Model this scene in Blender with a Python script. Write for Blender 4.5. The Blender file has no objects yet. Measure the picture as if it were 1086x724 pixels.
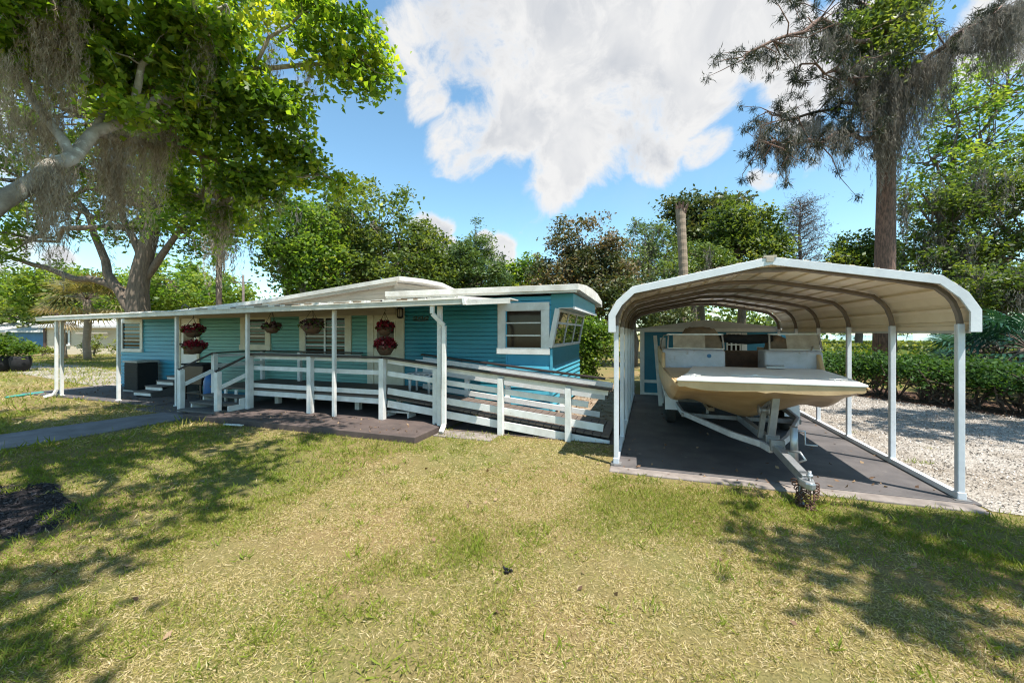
import bpy, bmesh, math, random
import numpy as np
from mathutils import Vector, Matrix

random.seed(7)
RNG = np.random.default_rng(11)
R = math.radians
sc = bpy.context.scene
COL = sc.collection

# ------------------------------------------------------------------ camera frame (used to turn measured pixels into places)
TH, F, CX, CY, H = R(19.05), 420.0, 543.0, 353.0, 1.85
CT, ST = math.cos(TH), math.sin(TH)
def P(px, py, Z):
    xc = (px - CX) / F * Z
    return (xc * CT - Z * ST, xc * ST + Z * CT, H - (py - CY) / F * Z)
def onY(px, Y):
    t = (px - CX) / F
    Z = Y / (t * ST + CT)
    return Z * (t * CT - ST), Z
def XY(px, Y):
    return onY(px, Y)[0]
def ZY(px, py, Y):
    return H - (py - CY) / F * onY(px, Y)[1]

# ------------------------------------------------------------------ materials
def newmat(name):
    m = bpy.data.materials.new(name); m.use_nodes = True
    nt = m.node_tree; b = nt.nodes['Principled BSDF']
    return m, nt, b
def L(nt, a, b): nt.links.new(a, b)
def noise(nt, scale, detail=5, rough=.6, coord='Object', vec=None, stretch=None):
    tc = nt.nodes.new('ShaderNodeTexCoord')
    src = tc.outputs[coord]
    if stretch:
        mp = nt.nodes.new('ShaderNodeMapping'); mp.inputs['Scale'].default_value = stretch
        L(nt, src, mp.inputs['Vector']); src = mp.outputs[0]
    n = nt.nodes.new('ShaderNodeTexNoise')
    n.inputs['Scale'].default_value = scale; n.inputs['Detail'].default_value = detail; n.inputs['Roughness'].default_value = rough
    L(nt, src, n.inputs['Vector'])
    return n
def ramp(nt, fac, stops):
    r = nt.nodes.new('ShaderNodeValToRGB')
    els = r.color_ramp.elements
    while len(els) < len(stops): els.new(.5)
    for e, (p, c) in zip(els, stops):
        e.position = p; e.color = (*c, 1) if len(c) == 3 else c
    L(nt, fac, r.inputs[0])
    return r
def mixc(nt, fac, a, b, mode='MIX'):
    m = nt.nodes.new('ShaderNodeMix'); m.data_type = 'RGBA'; m.blend_type = mode
    for s, v in ((m.inputs[0], fac), (m.inputs[6], a), (m.inputs[7], b)):
        if hasattr(v, 'is_output'): L(nt, v, s)
        elif isinstance(v, (int, float)): s.default_value = v
        else: s.default_value = (*v, 1)
    return m.outputs[2]
def bump(nt, b, h, strength=.3, dist=.02):
    n = nt.nodes.new('ShaderNodeBump'); n.inputs['Strength'].default_value = strength; n.inputs['Distance'].default_value = dist
    L(nt, h, n.inputs['Height']); L(nt, n.outputs[0], b.inputs['Normal'])

def worn(name, c, c2=None, rough=.5, scale=3, metallic=0, spec=.5, bstr=.12, bscale=40, lo=.35, hi=.7, stretch=None, spots=None):
    """painted / plain surface with blotchy wear"""
    m, nt, b = newmat(name)
    c2 = c2 or tuple(x * .8 for x in c)
    n = noise(nt, scale, 7, .65, stretch=stretch)
    col = ramp(nt, n.outputs[0], [(lo, c2), (hi, c)]).outputs[0]
    if spots:
        n3 = noise(nt, spots[1], 6, .7)
        f = ramp(nt, n3.outputs[0], [(spots[2], (0, 0, 0)), (spots[2] + .08, (1, 1, 1))]).outputs[0]
        col = mixc(nt, f, col, spots[0])
    L(nt, col, b.inputs['Base Color'])
    b.inputs['Roughness'].default_value = rough; b.inputs['Metallic'].default_value = metallic
    b.inputs['Specular IOR Level'].default_value = spec
    n2 = noise(nt, bscale, 4, .6)
    bump(nt, b, n2.outputs[0], bstr, .01)
    return m
def leafmat(name, cols, trans=.35, rough=.45, spec=.35, tcol=None):
    m, nt, b = newmat(name)
    a = nt.nodes.new('ShaderNodeAttribute'); a.attribute_name = 'tint'
    k = len(cols)
    r = ramp(nt, a.outputs['Fac'], [(i / max(1, k - 1), c) for i, c in enumerate(cols)])
    L(nt, r.outputs[0], b.inputs['Base Color'])
    b.inputs['Roughness'].default_value = rough; b.inputs['Specular IOR Level'].default_value = spec
    if trans > 0:
        t = nt.nodes.new('ShaderNodeBsdfTranslucent')
        br = nt.nodes.new('ShaderNodeMix'); br.data_type = 'RGBA'; br.blend_type = 'MULTIPLY'
        br.inputs[0].default_value = 1; L(nt, r.outputs[0], br.inputs[6])
        br.inputs[7].default_value = (*(tcol or (1.9, 1.7, .7)), 1)
        br.clamp_result = False
        L(nt, br.outputs[2], t.inputs[0])
        mx = nt.nodes.new('ShaderNodeMixShader'); mx.inputs[0].default_value = trans
        L(nt, b.outputs[0], mx.inputs[1]); L(nt, t.outputs[0], mx.inputs[2])
        L(nt, mx.outputs[0], nt.nodes['Material Output'].inputs[0])
    return m

M = {}
M['white'] = worn('white_paint', (.80, .80, .78), (.62, .61, .57), .45, 4, spots=((.42, .38, .32), 9, .66))
M['whiteclean'] = worn('white_enamel', (.82, .82, .82), (.74, .74, .73), .35, 3)
M['cream'] = worn('cream_paint', (.72, .66, .50), (.58, .52, .38), .5, 5)
M['blue'] = worn('blue_siding_paint', (.04, .33, .50), (.032, .27, .42), .42, 2, stretch=(.6, 1, 2), spots=((.10, .22, .27), 5, .62))
M['teal'] = worn('teal_siding_paint', (.145, .38, .325), (.115, .315, .275), .42, 2, stretch=(.6, 1, 2), spots=((.15, .24, .20), 5, .62))
M['bluegreen'] = worn('blue_green_siding_paint', (.028, .255, .325), (.022, .205, .27), .42, 2, stretch=(.6, 1, 2), spots=((.06, .155, .18), 5, .62))
M['bright'] = worn('sunlit_siding_paint', (.09, .42, .55), (.07, .34, .46), .45, 3)  # sunlight painted in: lighter copy of the siding colour for the lower courses
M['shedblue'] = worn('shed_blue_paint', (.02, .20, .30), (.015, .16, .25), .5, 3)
M['black'] = worn('black_trim_paint', (.022, .016, .014), (.035, .022, .018), .4, 6)
M['deckwood'] = worn('dark_deck_boards', (.15, .11, .085), (.085, .065, .055), .7, 3, stretch=(.5, 6, 1))
M['tread'] = worn('grey_tread_paint', (.13, .12, .115), (.085, .08, .075), .65, 6)
M['roofwhite'] = worn('white_roof_coating', (.72, .71, .68), (.48, .455, .41), .55, 2.5, spots=((.33, .29, .23), 6, .64))
M['beige'] = worn('beige_gable_boards', (.50, .44, .36), (.36, .31, .25), .6, 3, stretch=(.5, 1, 9))
M['guttermat'] = worn('gutter_metal', (.66, .64, .58), (.47, .45, .39), .4, 3, stretch=(1, 1, .4))
M['soffit'] = worn('grey_soffit', (.42, .42, .40), (.32, .32, .30), .6, 4)
M['galv'] = worn('galvanised_steel', (.50, .51, .52), (.36, .37, .38), .38, 9, metallic=.65)
M['galvlight'] = worn('pale_galvanised_steel', (.66, .67, .68), (.48, .48, .48), .45, 7, metallic=.3)
M['galvdark'] = worn('weathered_steel', (.34, .34, .34), (.20, .19, .18), .5, 8, metallic=.5)
M['rust'] = worn('rusty_chain', (.13, .055, .03), (.06, .03, .02), .8, 30)
M['carportwhite'] = worn('carport_white_steel', (.69, .715, .745), (.55, .575, .61), .35, 3, spots=((.33, .27, .21), 11, .70))
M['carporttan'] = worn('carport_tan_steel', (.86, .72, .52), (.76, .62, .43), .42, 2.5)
M['bowmat'] = worn('brown_steel_tube', (.20, .16, .125), (.13, .10, .08), .5, 5)
M['boattan'] = worn('weathered_tan_gelcoat', (.62, .435, .24), (.45, .30, .155), .42, 2.5, spots=((.20, .14, .08), 4, .66))
M['boatwhite'] = worn('white_gelcoat', (.88, .86, .81), (.80, .77, .72), .5, 2.2, spec=.2)
M['boatblue'] = worn('pale_blue_gelcoat', (.47, .49, .55), (.34, .35, .37), .4, 3.5, spots=((.28, .235, .18), 5, .60))
M['canvas'] = worn('tan_canvas', (.30, .22, .15), (.17, .13, .09), .85, 5, bstr=.4, bscale=14)
M['brownseat'] = worn('brown_vinyl', (.20, .125, .085), (.11, .07, .05), .6, 6)
M['blackcanvas'] = worn('black_canvas', (.014, .014, .016), (.008, .008, .009), .9, 9)
M['haze'] = worn('hazed_acrylic', (.47, .41, .33), (.27, .23, .18), .35, 5)
M['rubber'] = worn('tyre_rubber', (.025, .024, .023), (.04, .038, .035), .8, 12)
M['alu'] = worn('aluminium_frame', (.46, .45, .43), (.32, .31, .29), .4, 8, metallic=.7)
M['acdark'] = worn('dark_unit_mesh', (.014, .015, .015), (.008, .008, .008), .7, 12)
M['acgrey'] = worn('grey_unit_casing', (.45, .46, .44), (.33, .34, .32), .5, 5)
M['bluebarrel'] = worn('blue_plastic', (.02, .14, .36), (.02, .10, .28), .4, 6)
M['plastic'] = worn('white_resin', (.74, .74, .74), (.6, .6, .6), .4, 6)
M['bronze'] = worn('tarnished_bronze', (.17, .13, .09), (.08, .07, .05), .5, 10, metallic=.5)
M['basket'] = worn('brown_coir', (.16, .085, .045), (.08, .045, .025), .95, 16, bstr=.8, bscale=60)
M['wire'] = worn('black_wire', (.02, .02, .02), None, .5)
M['pinkconc'] = worn('worn_concrete', (.29, .25, .225), (.15, .125, .11), .85, 4, bstr=.3, bscale=60)
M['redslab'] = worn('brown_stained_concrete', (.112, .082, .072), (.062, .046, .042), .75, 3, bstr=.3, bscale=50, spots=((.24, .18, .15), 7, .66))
M['carportslab'] = worn('dark_painted_slab', (.128, .114, .110), (.062, .055, .055), .7, 1.6, bstr=.25, bscale=50, spots=((.19, .165, .15), 5, .64))
M['walk'] = worn('grey_walkway', (.20, .19, .20), (.11, .105, .11), .85, 2.5, bstr=.4, bscale=50)
M['greenpipe'] = worn('teal_plastic_pipe', (.06, .33, .28), (.04, .25, .21), .45, 6)
M['bark'] = worn('grey_brown_bark', (.20, .155, .115), (.085, .065, .05), .95, 5, bstr=1.0, bscale=14, stretch=(3, 3, .5))
M['palebark'] = worn('pale_lichen_bark', (.46, .42, .37), (.17, .14, .11), .95, 3.5, bstr=1.0, bscale=14, spots=((.55, .54, .50), 5, .6))
M['pinebark'] = worn('reddish_pine_bark', (.23, .135, .10), (.065, .045, .038), .95, 5, bstr=1.0, bscale=9, lo=.36, hi=.66, stretch=(4.5, 4.5, 1.0))
M['palmbark'] = worn('palm_bark', (.34, .27, .20), (.22, .165, .12), .95, 4, bstr=1, bscale=10, stretch=(1, 1, 7))
M['stem'] = worn('brown_stem', (.12, .085, .06), (.07, .05, .04), .9, 8)
M['farcream'] = worn('far_cream_siding', (.66, .57, .43), (.55, .47, .35), .6, 2, stretch=(.4, .4, 9))
M['farblue'] = worn('far_blue_siding', (.05, .18, .34), (.04, .14, .28), .6, 2)
M['farroof'] = worn('far_pale_roof', (.60, .60, .60), (.45, .44, .42), .6, 2)
M['reddoor'] = worn('maroon_door_paint', (.13, .04, .035), None, .5)
M['pole'] = worn('weathered_pole', (.16, .13, .11), (.1, .08, .07), .9, 6)
M['brown_corner'] = worn('brown_post_paint', (.09, .05, .04), None, .6)

def glass_dark(name, c=(.02, .018, .015), rough=.04, spec=.6):
    m, nt, b = newmat(name)
    n = noise(nt, 2.2, 5, .6)
    L(nt, ramp(nt, n.outputs[0], [(.35, tuple(x * .6 for x in c)), (.62, c), (.75, tuple(x * 3.2 for x in c))]).outputs[0], b.inputs['Base Color'])
    b.inputs['Roughness'].default_value = rough; b.inputs['Specular IOR Level'].default_value = spec
    return m
M['pane'] = glass_dark('window_glass', (.030, .019, .013), .08, .25)
M['paneb'] = glass_dark('end_window_glass', (.06, .055, .035), .02)

M['leaf_near'] = leafmat('broad_leaf_near', [(0.0442, 0.0925, 0.0123), (0.0903, 0.168, 0.02), (0.1607, 0.2436, 0.0307), (0.241, 0.2857, 0.046)], .55, tcol=(2.9, 2.6, .8))
M['leaf_bright'] = leafmat('broad_leaf_bright', [(0.0385, 0.0871, 0.0146), (0.077, 0.1452, 0.0219), (0.1283, 0.2031, 0.0365), (0.1924, 0.2438, 0.0546)], .5, tcol=(2.4, 2.2, .8))
M['leaf_mid'] = leafmat('broad_leaf_mid', [(0.0361, 0.0639, 0.0176), (0.0644, 0.1046, 0.0252), (0.103, 0.1511, 0.0353), (0.1481, 0.1801, 0.0504)], .42, tcol=(2.3, 2.1, .8))
M['leaf_dark'] = leafmat('broad_leaf_dark', [(0.0338, 0.0567, 0.0189), (0.0567, 0.0837, 0.027), (0.0878, 0.1148, 0.0378), (0.135, 0.135, 0.0607)], .25)
M['leaf_mag'] = leafmat('magnolia_leaf', [(0.0375, 0.0562, 0.0225), (0.0688, 0.085, 0.0325), (0.125, 0.115, 0.0562), (0.2125, 0.1562, 0.0938)], .2)
M['leaf_cyp'] = leafmat('cypress_needle', [(0.035, 0.07, 0.0252), (0.063, 0.119, 0.0308), (0.105, 0.168, 0.042), (0.154, 0.217, 0.049)], .3)
M['leaf_wisp'] = leafmat('bare_cypress_twig', [(.07, .065, .07), (.10, .09, .09), (.13, .115, .11)], .1)
M['leaf_pine'] = leafmat('pine_needle', [(.016, .022, .017), (.026, .036, .02), (.045, .06, .028)], .15)
M['leaf_hedge'] = leafmat('hedge_leaf', [(.018, .042, .012), (.032, .078, .016), (.055, .125, .024), (.09, .17, .04)], .35, .55, .2)
M['leaf_field'] = leafmat('field_plant', [(.09, .14, .02), (.16, .20, .035), (.25, .26, .06)], .4)
M['leaf_frond'] = leafmat('palm_frond', [(.05, .075, .02), (.12, .14, .05), (.22, .20, .09), (.27, .21, .12)], .3)
M['leaf_palmetto'] = leafmat('palmetto_frond', [(.012, .05, .035), (.02, .075, .05), (.035, .10, .065)], .2)
M['moss'] = leafmat('spanish_moss', [(.17, .14, .105), (.33, .28, .22), (.47, .415, .34), (.60, .55, .47)], .5, .9, .1, (1.2, 1.1, .9))
M['moss_grey'] = leafmat('grey_spanish_moss', [(.085, .078, .07), (.165, .15, .13), (.26, .24, .21), (.40, .375, .34)], .4, .9, .1, (1.1, 1.1, 1.0))
M['petal'] = leafmat('red_petal', [(.07, .006, .012), (.22, .012, .022), (.33, .03, .05), (.45, .16, .17)], .3, .5, .3, (1.4, .8, .8))
M['petal_dull'] = leafmat('dull_purple_petal', [(.04, .014, .02), (.09, .03, .035), (.15, .05, .05), (.07, .09, .03)], .3, .5, .3, (1.2, .9, .9))
M['grass'] = leafmat('grass_blade', [(.085, .145, .014), (.185, .235, .026), (.31, .265, .072), (.48, .385, .195), (.58, .485, .31)], .3, .6, .2, (1.3, 1.25, .7))
M['litter'] = leafmat('fallen_leaf', [(.09, .05, .03), (.2, .12, .07), (.33, .23, .14)], .1, .8)
M['mulchchip'] = leafmat('mulch_chip', [(.02, .016, .017), (.05, .04, .04), (.12, .10, .10)], 0, .9)
M['stone'] = leafmat('gravel_stone', [(.20, .17, .145), (.40, .365, .325), (.58, .54, .50)], 0, .9, .2)

# ground sheets
def groundmat():
    m, nt, b = newmat('lawn_soil')
    n1 = noise(nt, .45, 6, .62); n2 = noise(nt, 9, 6, .7); n3 = noise(nt, 60, 4, .7)
    dry = mixc(nt, n2.outputs[0], (.12, .075, .04), (.30, .215, .10))
    grn = mixc(nt, n2.outputs[0], (.05, .075, .017), (.17, .19, .05))
    f = ramp(nt, n1.outputs[0], [(.38, (0, 0, 0)), (.62, (1, 1, 1))]).outputs[0]
    c = mixc(nt, f, dry, grn)
    c = mixc(nt, .35, c, ramp(nt, n3.outputs[0], [(.35, (.03, .022, .012)), (.65, (.42, .32, .15))]).outputs[0])
    L(nt, c, b.inputs['Base Color']); b.inputs['Roughness'].default_value = .95; b.inputs['Specular IOR Level'].default_value = .1
    bump(nt, b, n3.outputs[0], .6, .03)
    return m
def gravelmat():
    m, nt, b = newmat('shell_gravel')
    tc = nt.nodes.new('ShaderNodeTexCoord')
    v = nt.nodes.new('ShaderNodeTexVoronoi'); v.inputs['Scale'].default_value = 55
    L(nt, tc.outputs['Object'], v.inputs['Vector'])
    n1 = noise(nt, .7, 6, .65)
    base = mixc(nt, ramp(nt, n1.outputs[0], [(.4, (0, 0, 0)), (.65, (1, 1, 1))]).outputs[0], (.43, .395, .35), (.29, .245, .195))
    sep = nt.nodes.new('ShaderNodeSeparateColor'); L(nt, v.outputs['Color'], sep.inputs[0])
    c = mixc(nt, ramp(nt, sep.outputs[0], [(0, (.0, .0, .0)), (1, (1, 1, 1))]).outputs[0], mixc(nt, 1, base, (.5, .48, .46), 'MULTIPLY'), base)
    L(nt, c, b.inputs['Base Color']); b.inputs['Roughness'].default_value = .95
    bump(nt, b, v.outputs['Distance'], .6, .015)
    return m
def dirtmat(name, a, c, s=3):
    return worn(name, a, c, .95, s, bstr=.8, bscale=30, spec=.1)
M['ground'] = groundmat(); M['gravel'] = gravelmat()
M['dirt'] = dirtmat('leaf_litter_dirt', (.36, .29, .22), (.16, .115, .075))
M['mulch'] = dirtmat('dark_mulch', (.05, .042, .042), (.02, .018, .018), 8)
M['brownmulch'] = dirtmat('brown_mulch', (.10, .06, .045), (.045, .03, .024), 8)
m, nt, b = newmat('lake_water'); b.inputs['Base Color'].default_value = (.12, .2, .28, 1); b.inputs['Roughness'].default_value = .12
bump(nt, b, noise(nt, 1.5, 3).outputs[0], .2, .1); M['water'] = m

# ------------------------------------------------------------------ object helpers
def tag(o, label=None, cat=None, group=None, kind=None):
    if label: o['label'] = label
    if cat: o['category'] = cat
    if group: o['group'] = group
    if kind: o['kind'] = kind
    return o
def thing(name, label, cat, loc=(0, 0, 0), group=None):
    o = bpy.data.objects.new(name, None); COL.objects.link(o); o.location = loc
    o.empty_display_size = .2
    return tag(o, label, cat, group)
def rootloc(o):
    v = Vector((0, 0, 0))
    while o: v += o.location; o = o.parent
    return v

class MB:
    """collects world-space shapes; build() links them as one mesh"""
    def __init__(s): s.v = []; s.f = []; s.sm = []
    def add(s, vs, fs, smooth=False):
        k = len(s.v); s.v += [tuple(v) for v in vs]
        s.f += [tuple(i + k for i in f) for f in fs]; s.sm += [smooth] * len(fs); return s
    def box(s, x0, x1, y0, y1, z0, z1):
        vs = [(x, y, z) for z in (z0, z1) for y in (y0, y1) for x in (x0, x1)]
        return s.add(vs, [(0, 2, 3, 1), (4, 5, 7, 6), (0, 1, 5, 4), (2, 6, 7, 3), (0, 4, 6, 2), (1, 3, 7, 5)])
    def bar(s, a, b, w, h, up=(0, 0, 1)):
        """box beam from a to b; w across, h along up"""
        a, b = Vector(a), Vector(b); d = (b - a).normalized(); up = Vector(up)
        x = d.cross(up)
        if x.length < 1e-4: x = d.cross(Vector((1, 0, 0)))
        x.normalize(); u = x.cross(d).normalized()
        vs = [p + x * (sx * w / 2) + u * (sz * h / 2) for p in (a, b) for sx, sz in ((-1, -1), (1, -1), (1, 1), (-1, 1))]
        return s.add(vs, [(0, 1, 2, 3), (7, 6, 5, 4), (0, 4, 5, 1), (1, 5, 6, 2), (2, 6, 7, 3), (3, 7, 4, 0)])
    def tube(s, pts, r, n=8, smooth=True, cap=True):
        pts = [Vector(p) for p in pts]
        rs = r if isinstance(r, (list, tuple)) else [r] * len(pts)
        k0 = len(s.v); ref = None
        for i, p in enumerate(pts):
            d = (pts[min(i + 1, len(pts) - 1)] - pts[max(i - 1, 0)])
            if d.length < 1e-9: d = Vector((0, 0, 1))
            d.normalize()
            if ref is None:
                ref = Vector((1, 0, 0)) if abs(d.x) < .8 else Vector((0, 1, 0))
            x = (ref - d * ref.dot(d)).normalized(); y = d.cross(x); ref = x
            for j in range(n):
                t = 2 * math.pi * j / n
                s.v.append(tuple(p + (x * math.cos(t) + y * math.sin(t)) * rs[i]))
        for i in range(len(pts) - 1):
            for j in range(n):
                a = k0 + i * n + j; b2 = k0 + i * n + (j + 1) % n
                s.f.append((a, b2, b2 + n, a + n)); s.sm.append(smooth)
        if cap:
            s.f.append(tuple(k0 + j for j in range(n))[::-1]); s.sm.append(False)
            e = k0 + (len(pts) - 1) * n
            s.f.append(tuple(e + j for j in range(n))); s.sm.append(False)
        return s
    def prism(s, prof, a, b, axis='x'):
        """closed profile list of 2-tuples extruded between a and b along axis; (y,z) for x, (x,z) for y, (x,y) for z"""
        n = len(prof)
        def pt(c, t): return {'x': (t, c[0], c[1]), 'y': (c[0], t, c[1]), 'z': (c[0], c[1], t)}[axis]
        vs = [pt(c, a) for c in prof] + [pt(c, b) for c in prof]
        fs = [tuple(range(n))[::-1], tuple(range(n, 2 * n))] + [(i, (i + 1) % n, (i + 1) % n + n, i + n) for i in range(n)]
        return s.add(vs, fs)
    def lathe(s, c, prof, n=16, smooth=True, axis='z'):
        k = len(s.v)
        for r, z in prof:
            for j in range(n):
                t = 2 * math.pi * j / n
                q = {'z': (r * math.cos(t), r * math.sin(t), z), 'x': (z, r * math.cos(t), r * math.sin(t)), 'y': (r * math.cos(t), z, r * math.sin(t))}[axis]
                s.v.append((c[0] + q[0], c[1] + q[1], c[2] + q[2]))
        for i in range(len(prof) - 1):
            for j in range(n):
                a = k + i * n + j; b2 = k + i * n + (j + 1) % n
                s.f.append((a, b2, b2 + n, a + n)); s.sm.append(smooth)
        return s
    def build(s, name, mat, parent=None, bevel=0, fix=True):
        me = bpy.data.meshes.new(name)
        o0 = rootloc(parent) if parent else Vector((0, 0, 0))
        me.from_pydata([(v[0] - o0.x, v[1] - o0.y, v[2] - o0.z) for v in s.v], [], s.f)
        me.polygons.foreach_set('use_smooth', s.sm)
        if fix:
            bm = bmesh.new(); bm.from_mesh(me); bmesh.ops.recalc_face_normals(bm, faces=bm.faces); bm.to_mesh(me); bm.free()
        me.materials.append(mat); me.update()
        o = bpy.data.objects.new(name, me); COL.objects.link(o)
        if parent: o.parent = parent
        if bevel:
            md = o.modifiers.new('bevel', 'BEVEL'); md.width = bevel; md.segments = 2; md.limit_method = 'ANGLE'; md.angle_limit = R(40)
        return o

def quads(name, verts, tint, mat, parent=None, smooth=False):
    """verts (N,4,3) -> one mesh of N loose quads with a per-face tint"""
    N = len(verts)
    v = verts.reshape(-1, 3).astype(np.float32).copy()
    if parent:
        o0 = rootloc(parent); v -= np.array(o0, dtype=np.float32)
    me = bpy.data.meshes.new(name)
    me.vertices.add(N * 4); me.vertices.foreach_set('co', v.ravel())
    me.loops.add(N * 4); me.loops.foreach_set('vertex_index', np.arange(N * 4, dtype=np.int32))
    me.polygons.add(N); me.polygons.foreach_set('loop_start', np.arange(0, N * 4, 4, dtype=np.int32))
    me.update(calc_edges=True)
    at = me.attributes.new('tint', 'FLOAT', 'FACE'); at.data.foreach_set('value', np.clip(tint, 0, 1).astype(np.float32))
    me.materials.append(mat)
    o = bpy.data.objects.new(name, me); COL.objects.link(o)
    if parent: o.parent = parent
    return o
def unit(a): return a / np.maximum(np.linalg.norm(a, axis=-1, keepdims=True), 1e-9)
def leafquads(c, size, rng, up=.5, droop=-.25, aspect=.55, d=None, n=None, fold=.12):
    N = len(c)
    if d is None:
        d = rng.normal(size=(N, 3)); d[:, 2] = d[:, 2] * .6 + droop
    d = unit(d)
    if n is None:
        n = rng.normal(size=(N, 3)); n[:, 2] = np.abs(n[:, 2]) + up
    n = unit(n - d * np.sum(n * d, 1, keepdims=True))
    u = np.cross(n, d); s = np.asarray(size).reshape(-1, 1)
    b = c - d * s * .5; t = c + d * s * .5
    m = c - d * s * .05 - n * s * fold
    return np.stack([b, m + u * s * aspect * .5, t, m - u * s * aspect * .5], 1)

# ------------------------------------------------------------------ vegetation
def clump_centers(ells, n, rng, shell=.55):
    """clump positions spread through ellipsoids (x,y,z,rx,ry,rz), biased to the outside"""
    w = np.array([e[3] * e[4] * e[5] for e in ells]) ** .75; w /= w.sum()
    idx = rng.choice(len(ells), n, p=w)
    E = np.array(ells)[idx]
    d = unit(rng.normal(size=(n, 3)))
    r = rng.random(n) ** (1 / 3)
    r = shell + (1 - shell) * r
    r *= 1 + .16 * rng.normal(size=n)
    return E[:, :3] + d * r[:, None] * E[:, 3:6], idx
def foliage(name, ells, n_clump, per, csize, lsize, mat, parent, rng, shell=.45, aspect=.55, droop=-.25, up=.5, flat=.7, tint0=.45, tintv=.24, ltv=.15):
    C, idx = clump_centers(ells, n_clump, rng, shell)
    cs = csize * (.55 + .9 * rng.random(n_clump))
    k = np.maximum(4, (per * (cs / csize) ** 2 * (.6 + .8 * rng.random(n_clump))).astype(int))
    ci = np.repeat(np.arange(n_clump), k)
    N = len(ci)
    off = rng.normal(size=(N, 3)) * cs[ci][:, None] * .43; off[:, 2] *= flat
    pos = C[ci] + off
    pos[:, 2] -= .25 * np.sum(off[:, :2] ** 2, 1) / cs[ci]
    pos[:, 2] = np.maximum(pos[:, 2], .03)
    ctint = tint0 + tintv * rng.normal(size=n_clump)
    tint = ctint[ci] + ltv * rng.normal(size=N)
    sz = lsize * (.6 + .8 * rng.random(N))
    q = leafquads(pos, sz, rng, up, droop, aspect)
    o = quads(name, q, tint, mat, parent)
    return o, C, idx
def wig(a, b, n, amp, rng):
    a, b = np.array(a, float), np.array(b, float)
    L_ = np.linalg.norm(b - a)
    out = []
    for i in range(n + 1):
        t = i / n
        out.append(tuple(a + (b - a) * t + (rng.normal(size=3) * amp * L_ * math.sin(math.pi * t) if 0 < i < n else 0)))
    return out
def limbs(mb, base, ells, C, idx, r0, rng, twigs=.25, start=.35, sides=7):
    """limbs from the trunk line to each crown mass, twigs to its clumps"""
    base = np.array(base, float)
    for e_i, e in enumerate(ells):
        c = np.array(e[:3]); s = base.copy()
        s[2] = base[2] * 1.0
        p = wig(s, c, 4, .06, rng)
        mb.tube(p, [r0 * (1 - .2 * i) * .6 + .012 for i in range(5)], sides, cap=False)
        mine = np.where(idx == e_i)[0]
        for j in mine[:max(2, int(len(mine) * twigs))]:
            t = .35 + .5 * rng.random()
            q0 = np.array(p[2]) * (1 - t) + c * t
            mb.tube(wig(q0, C[j], 3, .08, rng), [r0 * .22 + .006, r0 * .16 + .005, r0 * .1 + .004, .004], 5, cap=False)
def mossquads(anchors, per, length, spread, rng, width=.02, wl=.10, step=.05):
    """tufts: each strand is a trail of small curly wisps that thins out towards its tip"""
    A = np.repeat(np.asarray(anchors, float), per, 0); N = len(A)
    Lr = np.repeat(np.asarray(length, float), per) if np.ndim(length) else np.full(N, float(length))
    Ls = Lr * (.12 + .95 * rng.random(N) ** 1.3)
    off = rng.normal(size=(N, 3)) * spread * .5; off[:, 2] *= .6
    A = A + off
    k = np.maximum(3, (Ls / step).astype(int)); si = np.repeat(np.arange(N), k); M_ = len(si)
    t = rng.random(M_) ** 1.15
    ph = rng.random((N, 2)) * 6.28
    pos = A[si].copy(); pos[:, 2] -= t * Ls[si]
    sway = np.stack([np.sin(t * 7 * Ls[si] + ph[si, 0]), np.sin(t * 6 * Ls[si] + ph[si, 1])], 1) * .03
    pos[:, :2] += -off[si, :2] * .5 * t[:, None] + sway + rng.normal(size=(M_, 2)) * .012
    d = rng.normal(size=(M_, 3)) * np.array([.42, .42, .4]); d[:, 2] -= 1.35
    q = leafquads(pos, wl * (.5 + rng.random(M_)), rng, up=0, aspect=width / wl, d=d, fold=.25)
    tint = (.45 + .17 * rng.normal(size=N))[si] + .10 * rng.normal(size=M_)
    return q, tint
def moss(parent, anchors, per, length, spread, rng, width=.02, wl=.10, step=.05, name='hanging_moss', mat='moss'):
    q, t = mossquads(anchors, per, length, spread, rng, width, wl, step)
    return quads(name, q, t, M[mat], parent)

def broadleaf(name, label, cat, px, Z, ells_rel, trunk_h, trunk_r, mat, seed, nclump=130, per=55, csize=.9, lsize=.28, group='trees standing behind the house and carport', bark='bark', mossn=0, **kw):
    """ells_rel: (dx along X, dy, z centre, rx, ry, rz) in metres round the trunk"""
    rng = np.random.default_rng(seed)
    x, y, _ = P(px, 353, Z)
    t = thing(name, label, cat, (x, y, 0), group)
    ells = [(x + e[0], y + e[1], e[2], e[3], e[4], e[5]) for e in ells_rel]
    cr, C, idx = foliage('crown', ells, nclump, per, csize, lsize, mat, t, rng, **kw)
    mb = MB()
    top = (x + .1 * rng.normal(), y + .1 * rng.normal(), trunk_h)
    mb.tube(wig((x, y, -.1), top, 5, .02, rng), [trunk_r * (1.25 - .1 * i) for i in range(6)], 10)
    limbs(mb, top, ells, C, idx, trunk_r * .6, rng)
    mb.build('trunk', M[bark], t, fix=False)
    if mossn:
        lowz = C[rng.choice(len(C), mossn)]
        pass
    return t

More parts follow.
